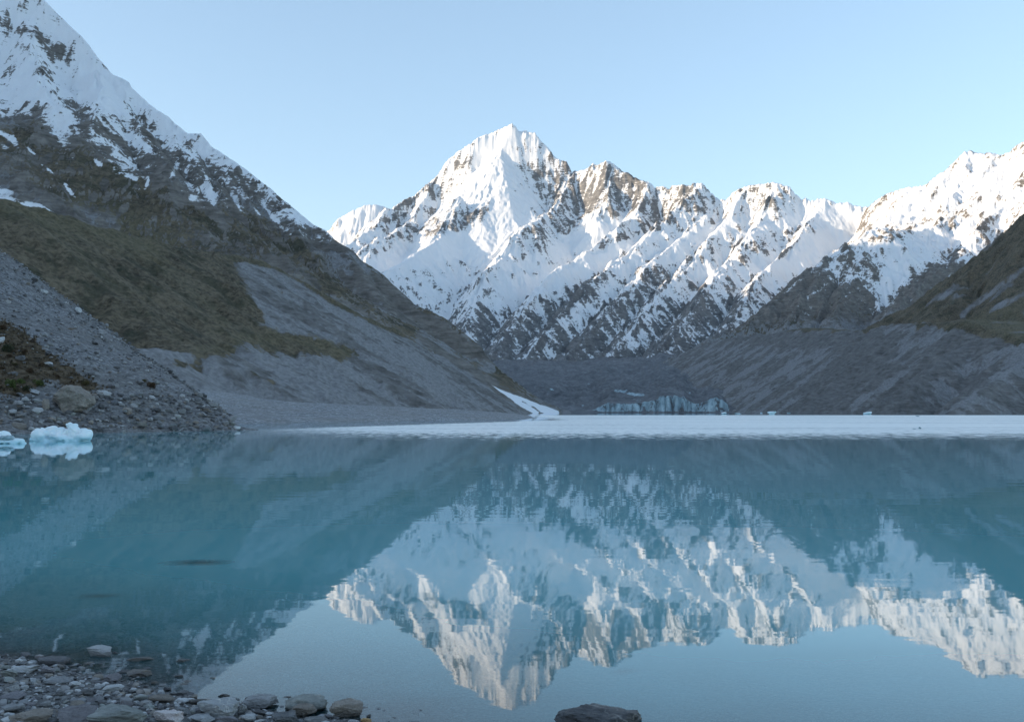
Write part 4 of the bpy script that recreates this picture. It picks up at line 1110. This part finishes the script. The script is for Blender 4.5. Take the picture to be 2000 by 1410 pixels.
ANCHORS2 = [(124, 772, 'the huge weathered boulder'), (197, 770, 'the pale blue grey block'), (245, 801, 'the pointed brown block'), (36, 829, 'the brown wedge at the waterline'), (65, 801, 'the pale tilted slab'),
            (398, 823, 'the rock at the scree tip'), (292, 753, 'the lone brown bush'), (15, 799, 'the dark slab at the left edge'), (37, 698, 'the dark block in the scrub'), (195, 645, 'the slab near the scree crest'),
            (152, 603, 'the skyline block'), (398, 774, 'the dark rock streak'), (75, 558, 'the two slabs high on the crest'), (74, 746, 'the green cushion shrubs'), (330, 800, 'the open shore rubble before the tip'), (300, 780, 'the lower bare scree')]
labels_used = set()
def rel_label(what, px, py, anchors):
    order = sorted(anchors, key=lambda t: math.hypot(px - t[0], (py - t[1]) * 2))
    for ax, ay, an in order[:4]:
        dx, dy = px - ax, (py - ay) * 2
        a = math.degrees(math.atan2(-dy, dx)) % 360
        word = ['right of', 'up and right of', 'above', 'up and left of', 'left of', 'down and left of', 'below', 'down and right of'][int((a + 22.5) // 45) % 8]
        dist = math.hypot(dx, dy)
        for q in (('just ', 'some way ') if dist < 45 else ('some way ', 'far ')):
            lab = '%s %s%s %s' % (what, q, word, an)
            if lab not in labels_used and len(lab.split()) <= 16 and not (q == 'some way ' and dist < 45):
                labels_used.add(lab)
                return lab
    ax, ay, an = order[0]
    return '%s near %s' % (what, an)
n_c = 0; tries = 0
while n_c < 235 and tries < 6000:
    tries += 1
    shallow = rng.random() < .2
    zone = SHALLOW if shallow else SHOREZONE
    px = rng.uniform(-50, 450 if shallow else 480 if rng.random() < .85 else 720); py = rng.uniform(1262, 1420)
    if poly_sd(np.array([px]), np.array([py]), zone)[0] < 0:
        continue
    if py > 1405 and n_c > 200:
        continue
    w = rng.choice([9, 10, 11, 12, 13, 15, 17, 20, 24, 28]) * rng.uniform(.85, 1.15)
    if any(abs(px - a) < (w * .5 + c) * .8 and abs(py - w * .2 - b) < (w * .25 + c * .45) * .75 for a, b, c in used):
        continue
    mat, tone = rng.choice(TONES)
    if shallow:
        mat, tone = rng.choice([(S_WET, 'dark'), (S_BROWN, 'brownish'), (S_DARK, 'dark'), (S_PURPLE, 'purplish')])
    lab = rel_label('%s %s cobble%s' % ('small' if w < 13 else 'medium' if w < 19 else 'large', tone, ' in the shallows' if shallow else ''), px, py, ANCHORS)
    put_stone(rng.choice(cob), px, py, w, w * rng.uniform(.38, .62), mat, lab, 'stone', 'cobbles in the shallows' if shallow else 'cobbles on the near shore',
              depth=rng.uniform(.6, 1.1), tilt=rng.uniform(-.25, .25), rz=rng.uniform(0, 6.28), sink=.3)
    used.append((px, py - w * .2, w * .5)); n_c += 1

def pebbles(name, xs, ys, zs, sizes, mats, seed, sub=1, flat=(.4, .75), protos=14, **props):
    """many stones joined into one mesh"""
    r = np.random.default_rng(seed)
    pv = []
    for i in range(protos):
        v, f = stone_verts(seed * 100 + i, sub, cuts=5, rough=.0, axis_cuts=False)
        v[:, 2] -= .5
        pv.append(v)
    nv = len(pv[0]); n = len(xs)
    idx = r.integers(0, protos, n)
    V = np.array(pv)[idx]                                      # n, nv, 3
    sx = sizes; sy = sizes * r.uniform(.55, 1.0, n); sz = sizes * r.uniform(flat[0], flat[1], n)
    V = V * np.stack([sx, sy, sz], -1)[:, None, :]
    t = r.normal(0, .22, n); c, s = np.cos(t)[:, None], np.sin(t)[:, None]
    X, Z = V[..., 0] * c + V[..., 2] * s, -V[..., 0] * s + V[..., 2] * c
    a = r.uniform(0, 6.283, n); c, s = np.cos(a)[:, None], np.sin(a)[:, None]
    X, Y = X * c - V[..., 1] * s, X * s + V[..., 1] * c
    W = np.stack([X + xs[:, None], Y + ys[:, None], Z + (zs + sz * .22)[:, None]], -1).reshape(-1, 3)
    F = (f[None] + (np.arange(n) * nv)[:, None, None]).reshape(-1, 3)
    tone = np.repeat(r.uniform(0, 1, n), nv)
    me = mesh_np(name, W, tris=F, smooth=False, attrs=dict(tone=tone))
    return link(name, me, mats, kind='stuff', **props)

def mat_pebble(name, k=1.0, scale=20.0, near=True):
    m = M(name)
    t = m.attr('tone')
    n = m.noise(scale, 5, .65)
    c = m.ramp(t, [(0, (.06 * k, .06 * k, .062 * k)), (.25, (.13 * k, .13 * k, .135 * k)), (.5, (.20 * k, .205 * k, .21 * k)), (.62, (.19 * k, .165 * k, .14 * k)), (.75, (.25 * k, .255 * k, .26 * k)), (1, (.40 * k, .40 * k, .40 * k))])
    c = m.mix(m.math('MULTIPLY', m.math('SUBTRACT', n, .3), .9), c, tuple(.12 * k for _ in range(3)))
    rough = .9
    if near:
        sx = m.n('SeparateXYZ'); m.set(sx.inputs[0], m.pos)
        damp = m.smooth(sx.outputs[2], .035, .0)
        c = m.mix(m.math('MULTIPLY', damp, .5), c, (.03, .031, .032)); rough = m.math('SUBTRACT', .9, m.math('MULTIPLY', damp, .45))
    m.principled(c, rough, m.bump(n, .4, .2 / scale), .3)
    return m.m
MAT_PEB = mat_pebble('shore_pebbles', 1.45, 40)
r = np.random.default_rng(77)
N = 15000
gx = r.uniform(-6.0, .6, N); gy = r.uniform(5.2, 10.5, N)
gz = bed(gx, gy)
qx, qy = to_px(gx, gy, gz)
keep = (gz > -.32) & (qx > -80) & (qx < 900) & (qy < 1440) & (r.uniform(size=N) < np.where(gz > -.02, 1, .55))
gx, gy, gz = gx[keep], gy[keep], gz[keep]
sz = np.exp(r.normal(math.log(.026), .5, len(gx))).clip(.010, .085)
pebbles('gravel', gx, gy, gz, sz, MAT_PEB, 5, 1, label='loose grey gravel of the near shore')

# ------------------------------------------------------------------ boulders and stones of the scree slope on the left
SX, SY, SZ, SPX, SPY = (scree_d[k] for k in ('x', 'y', 'z', 'px', 'py'))
_m = (SPX > -60) & (SPX < 520) & (SZ > -.3)
SX, SY, SZ, SPX, SPY = (a[_m] for a in (SX, SY, SZ, SPX, SPY))
def on_scree(px, py):
    d = (SPX - px) ** 2 + (SPY - py) ** 2
    near = np.where(d < d.min() + 4)[0]
    i = near[np.argmin(np.hypot(SX[near], SY[near]))]
    return float(SX[i]), float(SY[i]), float(SZ[i])
SCREE = [
    (124, 806, 86, 72, S_BROWN, 201, .08, dict(sub=5, cuts=10, rough=.14, cut0=.6), 'huge weathered boulder above the waterline beside the green cushion shrubs'),
    (165, 803, 22, 21, S_GREY, 202, .1, {}, 'smooth grey block at the right foot of the huge boulder'),
    (90, 799, 16, 22, S_BROWN, 203, -.1, {}, 'upright block standing against the left foot of the huge boulder'),
    (69, 785, 28, 11, S_PALE, 204, 0, dict(depth=.5), 'pale streaked slab left of the huge boulder'),
    (62, 768, 28, 10, S_GREY, 205, .2, {}, 'grey slab below the cushion shrubs'),
    (197, 778, 30, 19, S_PALE, 206, .15, {}, 'pale blue grey block upslope to the right of the huge boulder'),
    (245, 807, 25, 14, S_BROWN, 207, .3, dict(cuts=6), 'pointed brown block low on the scree, halfway to the spit'),
    (15, 803, 26, 9, S_DARK, 208, 0, {}, 'dark slab near the left edge above the shore'),
    (36, 835, 34, 13, S_BROWN, 209, .2, {}, 'brown wedge of rock at the waterline near the left edge'),
    (65, 807, 24, 13, S_PALE, 210, .25, {}, 'pale tilted slab between the iceberg and the huge boulder'),
    (37, 703, 19, 12, S_DARK, 211, 0, {}, 'dark overhanging block in the brown scrub'),
    (1, 668, 13, 13, S_PALE, 212, 0, {}, 'pale boulder at the left edge in the brown scrub'),
    (195, 650, 20, 11, S_GREY, 213, .4, {}, 'flat grey slab sticking out near the crest of the scree'),
    (152, 608, 14, 12, S_PALE, 214, .2, {}, 'pale block sitting on the skyline of the scree slope'),
    (260, 792, 16, 12, S_GREY, 215, .1, {}, 'rounded grey block behind the pointed brown block'),
    (234, 790, 12, 10, S_PALE, 216, .1, {}, 'small pale block left of the rounded grey block'),
    (220, 790, 20, 10, S_DARK, 217, .1, {}, 'dark slab low on the scree right of the pale blue grey block'),
    (398, 827, 15, 7, S_GREY, 218, .1, {}, 'grey rock at the right tip of the scree where it meets the water'),
    (378, 826, 14, 7, S_BROWN, 219, .1, {}, 'small brown rock left of the grey rock at the tip of the scree'),
    (215, 757, 18, 9, S_DARK, 220, .2, {}, 'dark stone in a rubble patch above the pale blue grey block'),
    (95, 713, 16, 8, S_PALE, 221, .2, {}, 'pale stone half hidden in the brown scrub'),
    (398, 776, 18, 6, S_DARK, 222, .5, {}, 'dark streak of rock on the lower crest of the scree'),
    (66, 548, 14, 8, S_DARK, 223, .4, {}, 'dark slab high on the scree crest'),
    (84, 570, 14, 7, S_PALE, 224, .3, {}, 'pale slab high on the scree crest below the dark one'),
]
for px, py, w, h, mat, seed, tilt, kw, lab in SCREE:
    put_stone(seed, px, py, w, h, mat, lab, 'boulder', tilt=tilt, rz=rng.uniform(-.4, .4), name='boulder', ground=on_scree(px, py), sink=.2, **kw)
blk = [stone_mesh('boulder', 500 + i, 2, cuts=8, rough=.08) for i in range(14)]
k = 0
while k < 190:
    px = rng.uniform(-20, 470)
    low = rng.random() < .7
    py = rng.uniform(772, 842) if low else rng.uniform(520, 790)
    crest = np.interp(px, [p[0] for p in SKY_SCREE], [p[1] for p in SKY_SCREE])
    if py < crest + 3 or (px < 180 and 690 < py < 765 and rng.random() < .6):
        continue
    gx_, gy_, gz_ = on_scree(px, py)
    if gz_ < -.05 or abs(to_px(gx_, gy_, gz_)[1] - py) > 4:
        continue
    w = rng.choice([5, 6, 6, 7, 8, 9, 10, 12, 14]) * (1.0 if low else .7)
    if 80 < px < 170 and 730 < py < 812:
        continue
    mat, tone = rng.choice(TONES + [(S_DARK, 'dark'), (S_BROWN, 'brownish'), (S_BROWN, 'brownish'), (S_GREY, 'grey')])
    if tone == 'pale' and rng.random() < .6:
        mat, tone = S_GREY, 'grey'
    put_stone(rng.choice(blk), px, py, w, w * rng.uniform(.45, .75), mat, rel_label('%s %s %s' % ('small' if w < 8 else 'large', tone, 'block' if low else 'scree stone'), px, py, ANCHORS2), 'boulder',
              'blocks of the left shore rubble' if low else 'stones on the scree slope', depth=rng.uniform(.6, 1), tilt=rng.uniform(-.3, .5), rz=rng.uniform(0, 6.28), name='boulder', ground=(gx_, gy_, gz_), sink=.25)
    k += 1
MAT_RUB = mat_pebble('scree_rubble', 1.0, 3.0, False)
r = np.random.default_rng(78)
n = len(SX)
wgt = np.hypot(SX, SY) ** 2 * np.where(SPY > 770, 2.6, .8) * (SZ > -.1) * (SPX < 448)
ii = r.choice(n, 12000, p=wgt / wgt.sum())
sz = np.exp(r.normal(math.log(.30), .55, len(ii))).clip(.1, 1.1) * np.where(SPY[ii] > 770, 1.15, .75)
pebbles('rubble', SX[ii] + r.normal(0, .3, len(ii)), SY[ii] + r.normal(0, .3, len(ii)), SZ[ii], sz, MAT_RUB, 6, 1, label='broken rock rubble covering the left scree slope and its shore')

# ------------------------------------------------------------------ shrubs
def mat_leaf(name, a, b):
    m = M(name)
    oi = m.attr('tone')
    m.principled(m.mix(oi, a, b), .7, None, .3)
    return m.m
L_GREEN = mat_leaf('cushion_leaves', (.035, .055, .016), (.12, .15, .04))
L_DARK = mat_leaf('dark_cushion_leaves', (.016, .022, .012), (.05, .06, .025))
L_BROWN = mat_leaf('brown_scrub_leaves', (.035, .022, .013), (.10, .06, .03))
L_OLIVE = mat_leaf('olive_scrub_leaves', (.04, .036, .016), (.12, .10, .04))
M_TWIG = mat_leaf('twigs', (.05, .035, .022), (.08, .06, .04))
def foliage_mesh(seed, n=1500, leaf=.085):
    r = np.random.default_rng(seed)
    lobes = [(r.uniform(-.3, .3), r.uniform(-.25, .25), r.uniform(.25, .5), r.uniform(.22, .36)) for _ in range(7)]
    P_ = []; T = []
    for i in range(n):
        cx, cy, cz, rr = lobes[i % len(lobes)]
        d = r.normal(size=3); d /= np.linalg.norm(d); d[2] = abs(d[2]) * .9 - .15
        q = np.array([cx, cy, cz * .8]) + d * rr * r.uniform(.75, 1.05)
        q[2] = max(q[2], .02)
        u = r.normal(size=3); u /= np.linalg.norm(u); v = np.cross(u, d); v /= np.linalg.norm(v) + 1e-9
        s = leaf * r.uniform(.5, 1.1)
        P_ += [q - v * s * .35, q + v * s * .35, q + (u * .4 + d * .8) * s]
        T += [r.uniform()] * 3
    V = np.array(P_)
    lo, hi = V.min(0), V.max(0)
    V = (V - [(lo[0] + hi[0]) / 2, (lo[1] + hi[1]) / 2, lo[2]]) / (hi - lo)
    return mesh_np('foliage', V, tris=np.arange(len(V)).reshape(-1, 3), smooth=False, attrs=dict(tone=np.array(T)))
def stem_mesh(seed):
    r = np.random.default_rng(seed)
    b = bmesh.new()
    for k in range(6):
        e = Vector((r.uniform(-.3, .3), r.uniform(-.3, .3), r.uniform(.4, .6)))
        g = bmesh.ops.create_cone(b, cap_ends=True, segments=5, radius1=.03, radius2=.012, depth=1.0)
        R = e.to_track_quat('Z', 'Y').to_matrix().to_4x4()
        bmesh.ops.transform(b, matrix=R @ Matrix.Scale(e.length, 4, (0, 0, 1)) @ Matrix.Translation((0, 0, .5)), verts=g['verts'])
    me = bpy.data.meshes.new('stem'); b.to_mesh(me); b.free()
    return me
fol = [foliage_mesh(900 + i) for i in range(4)]
stm = [stem_mesh(950 + i) for i in range(2)]
SHRUBS = [
    (18, 757, 22, 20, L_GREEN, 'bright green cushion shrub at the left end of the shrub cluster'),
    (36, 751, 20, 12, L_GREEN, 'bright green cushion shrub, upper middle of the shrub cluster'),
    (49, 763, 22, 15, L_DARK, 'dark green cushion shrub at the right end of the shrub cluster'),
    (30, 765, 15, 10, L_OLIVE, 'olive yellow low shrub, lowest of the shrub cluster'),
    (74, 752, 26, 16, L_GREEN, 'green cushion shrub touching the top left of the huge boulder'),
    (164, 753, 20, 11, L_OLIVE, 'olive shrub above and right of the huge boulder'),
    (141, 749, 11, 8, L_BROWN, 'small dark brown shrub just above the huge boulder'),
    (57, 729, 15, 12, L_BROWN, 'dark brown shrub in the middle of the brown scrub'),
    (45, 693, 17, 13, L_BROWN, 'dark brown shrub above the dark overhanging block'),
    (17, 697, 12, 9, L_BROWN, 'dark brown shrub left of the dark overhanging block'),
    (8, 690, 24, 20, L_DARK, 'dark scrub mound near the left edge below the pale boulder'),
    (4, 725, 14, 10, L_BROWN, 'brown shrub at the left edge, lower scrub'),
    (294, 760, 18, 14, L_BROWN, 'brown bush alone low on the bare scree'),
    (280, 745, 11, 8, L_OLIVE, 'small olive bush upslope of the lone brown bush'),
    (80, 716, 14, 9, L_BROWN, 'brown shrub in the right part of the scrub'),
    (112, 735, 13, 8, L_BROWN, 'brown shrub at the right end of the scrub'),
    (25, 714, 12, 8, L_OLIVE, 'olive shrub below the dark overhanging block'),
    (98, 722, 10, 7, L_OLIVE, 'small olive shrub between two brown shrubs in the scrub'),
    (2, 645, 22, 12, L_BROWN, 'reddish brown shrub at the top left edge of the scrub'),
    (62, 668, 12, 7, L_BROWN, 'small brown shrub at the upper edge of the scrub'),
]
for i, (px, py, w, h, mat, lab) in enumerate(SHRUBS):
    x, y, z = on_scree(px, py)
    s = fwd(x, y, z) / F_PX
    e = bpy.data.objects.new('shrub', None); COL.objects.link(e)
    e.location = (x, y + w * s * .3, z - .05); e.rotation_euler = (0, 0, rng.uniform(0, 6.28)); e.scale = (w * s, w * s * .9, h * s * 1.1)
    e['label'] = lab; e['category'] = 'shrub'; e['group'] = 'shrubs on the left slope'
    f = link('foliage', fol[i % 4], mat, e)
    f.material_slots[0].link = 'OBJECT'; f.material_slots[0].material = mat
    st_ = link('stem', stm[i % 2], M_TWIG, e)

# low tufts of scrub and grass between the shrubs, too many to count
r = np.random.default_rng(91)
VEG = [(-60, 605), (0, 630), (50, 650), (95, 690), (130, 712), (165, 735), (200, 757), (190, 768), (150, 765), (90, 745), (60, 765), (20, 772), (-60, 790)]
vi = np.where(poly_sd(SPX, SPY, VEG) > -6)[0]
vi = r.choice(vi, 1300)
tv, tt = [], []
for i in vi:
    base = np.array([SX[i] + r.normal(0, .3), SY[i] + r.normal(0, .3), SZ[i] - .03]); hgt = r.uniform(.12, .42); tn = r.uniform()
    for q in range(9):
        a = r.uniform(0, 6.283); lean = r.uniform(.1, .9); dv = np.array([math.cos(a), math.sin(a), 0])
        p0 = base + dv * r.uniform(0, .12); sd_ = np.array([-dv[1], dv[0], 0]) * .05
        tv += [p0 - sd_, p0 + sd_, p0 + dv * lean * hgt * .7 + np.array([0, 0, hgt * r.uniform(.6, 1)])]; tt += [tn] * 3
L_TUFT = mat_leaf('scrub_tufts', (.045, .034, .021), (.16, .12, .078))
link('scrub', mesh_np('scrub', np.array(tv), tris=np.arange(len(tv)).reshape(-1, 3), smooth=False, attrs=dict(tone=np.array(tt))), L_TUFT, kind='stuff', label='rusty brown scrub and dry grass on the lower scree')

# ------------------------------------------------------------------ icebergs
def mat_ice():
    m = M('berg_ice')
    n = m.noise(1.4, 6, .6); geo = m.n('NewGeometry'); sx = m.n('SeparateXYZ'); m.set(sx.inputs[0], geo.outputs['Position'])
    c = m.mix(m.smooth(n, .35, .7), (.74, .87, .91), (.88, .93, .94))
    c = m.mix(m.smooth(sx.outputs[2], .55, .0), c, (.52, .76, .84))
    m.principled(c, .42, m.bump(n, .35, .12), .4, **{'Subsurface Weight': .12, 'Subsurface Radius': (.25, .4, .5), 'Subsurface Scale': .4})
    return m.m
M_ICE = mat_ice()
gi = M('grey_blue_ice'); gn = gi.noise(2.0, 6, .6)
gi.principled(gi.ramp(gn, [(.35, (.18, .26, .29)), (.65, (.42, .54, .58))]), .4, gi.bump(gn, .4, .1), .4)
M_GICE = gi.m
def berg(name, px, py, balls, voxel, seed, cutters=()):
    """iceberg sculpted from overlapping lumps, fused by a voxel remesh; balls = (dx px, dz px, rx, ry, rz px, tilt)"""
    x, y = ground_at(px, py, 0.0); x = float(x); y = float(y)
    s = fwd(x, y, 0) / F_PX
    b = bmesh.new()
    for dx, dz, rx, ry, rz, tilt, dy in balls:
        g = bmesh.ops.create_icosphere(b, subdivisions=4, radius=1.0)
        mt = Matrix.Translation((dx * s, dy * s, dz * s)) @ Matrix.Rotation(tilt, 4, 'Y') @ Matrix.Diagonal((rx * s, ry * s, rz * s, 1))
        bmesh.ops.transform(b, matrix=mt, verts=g['verts'])
    me = bpy.data.meshes.new(name); b.to_mesh(me); b.free()
    o = bpy.data.objects.new('tmp', me); COL.objects.link(o)
    rm = o.modifiers.new('r', 'REMESH'); rm.mode = 'VOXEL'; rm.voxel_size = voxel
    sm = o.modifiers.new('s', 'SMOOTH'); sm.iterations = 2; sm.factor = .5
    dg = bpy.context.evaluated_depsgraph_get()
    me2 = bpy.data.meshes.new_from_object(o.evaluated_get(dg))
    bpy.data.objects.remove(o)
    me2.name = name
    co = np.empty(len(me2.vertices) * 3); me2.vertices.foreach_get('co', co); co = co.reshape(-1, 3)
    no = np.empty(len(me2.vertices) * 3); me2.vertices.foreach_get('normal', no); no = no.reshape(-1, 3)
    off = Vector((seed * 3.1, seed * 1.7, 0))
    d = np.array([mnoise.fractal(Vector(p) * 1.1 + off, .7, 2.0, 3) + .7 * abs(mnoise.noise(Vector(p) * 2.2 + off)) for p in co])
    cr = np.array([mnoise.noise(Vector((p[0] * .9 + p[2] * .8, p[1] * .9, p[2] * 1.6 - p[0] * .5)) + off) for p in co])
    co = co + no * (d * .10 - .10 * np.exp(-(cr / .07) ** 2))[:, None]
    me2.vertices.foreach_set('co', co.ravel()); me2.update()
    me2.polygons.foreach_set('use_smooth', np.ones(len(me2.polygons), bool))
    return me2, (x, y, 0.0)
me, loc = berg('iceberg', 120, 861, [(-38, 8, 21, 20, 16, .25, 0), (-16, 15, 20, 16, 13, .1, 4), (0, 11, 20, 18, 15, .35, 0), (44, 9, 15, 20, 15, 0, 0), (29, 14, 11, 14, 19, -.45, -3), (17, 30, 11, 8, 4.5, .3, 0), (25, 27, 8, 9, 8, -.3, 0), (0, -3, 56, 24, 8, 0, 0), (-46, 4, 12, 18, 9, 0, -2), (8, 6, 26, 22, 10, .3, -8)], .07, 1)
o = link('iceberg', me, M_ICE, category='iceberg', label='pale blue iceberg with a curled tongue of ice, floating whole near the left shore'); o.location = loc
me, loc = berg('iceberg', 8, 866, [(8, 2, 36, 16, 6, .05, 0), (-12, 11, 20, 14, 9, 0, 4), (-4, 17, 11, 10, 7, .2, 6), (22, 4, 18, 12, 6, 0, -2)], .08, 2)
o = link('iceberg', me, M_ICE, category='iceberg', label='low iceberg cut by the left edge of the picture, with a grey lump on it'); o.location = loc
me, loc2 = berg('grey_lump', 8, 866, [(10, 11, 14, 8, 4.5, .15, -3), (0, 12, 8, 8, 4, 0, -4), (18, 10, 8, 7, 4, .4, -3)], .06, 3)
c = link('grey_lump', me, M_GICE, o, label='grey blue clear ice on top')
bm_ = [stone_mesh('iceberg', 700 + i, 3, cuts=7, rough=.3) for i in range(5)]
FAR_BERGS = [(1414, 808.6, 11, 4, 'small white iceberg near the right end of the glacier front'), (1441, 808.4, 14, 1.6, 'flat ice floe just right of the small berg by the glacier'),
             (1507, 808.8, 19, 5.5, 'jagged white iceberg at the far edge of the bright water, centre right'), (1695, 808.8, 19, 5, 'long low white iceberg before the moraine wall'),
             (1724, 806.6, 6, 1.8, 'tiny white berg right of the long low one'), (1797, 837.5, 6, 4, 'small dark lump of ice in the bright wind ruffled water'), (1786, 838, 10, 1.2, 'dark flat floe left of the small dark lump'),
             (1792, 813.5, 8, 1.6, 'thin grey floe far out above the small dark lump'), (1487, 807.0, 5, 1.6, 'tiny berg left of the jagged iceberg'), (1540, 806.8, 8, 1.2, 'tiny flat floe right of the jagged iceberg')]
for i, (px, py, w, h, lab) in enumerate(FAR_BERGS):
    x, y = ground_at(px, py, 0.0); x, y = float(x), float(y)
    s = fwd(x, y, 0) / F_PX
    o = link('iceberg', bm_[i % 5], M_GICE if 'dark' in lab or 'grey' in lab else M_ICE, category='iceberg', label=lab, group='far icebergs')
    o.material_slots[0].link = 'OBJECT'; o.material_slots[0].material = M_GICE if 'dark' in lab or 'grey' in lab else M_ICE
    o.location = (x, y, -h * s * .15); o.scale = (w * s, w * s * .6, h * s * 1.15); o.rotation_euler = (0, 0, rng.uniform(0, 6.28) if w < 9 else .1 * i)
# ------------------------------------------------------------------ valley haze
hz = bpy.data.meshes.new('haze')
bm = bmesh.new()
bmesh.ops.create_cube(bm, size=1.0)
for v in bm.verts:
    v.co = Vector((v.co.x * 90000, v.co.y * 90000, 3600 if v.co.z > 0 else -10))
bm.to_mesh(hz); bm.free()
hm = bpy.data.materials.new('haze'); hm.use_nodes = True
for n in list(hm.node_tree.nodes):
    hm.node_tree.nodes.remove(n)
pv = hm.node_tree.nodes.new('ShaderNodeVolumePrincipled')
pv.inputs['Color'].default_value = (.82, .9, 1, 1); pv.inputs['Density'].default_value = 0.9e-5; pv.inputs['Anisotropy'].default_value = 0.45
mo = hm.node_tree.nodes.new('ShaderNodeOutputMaterial')
hm.node_tree.links.new(pv.outputs[0], mo.inputs['Volume'])
hz.materials.append(hm)
link('haze', hz, kind='stuff')
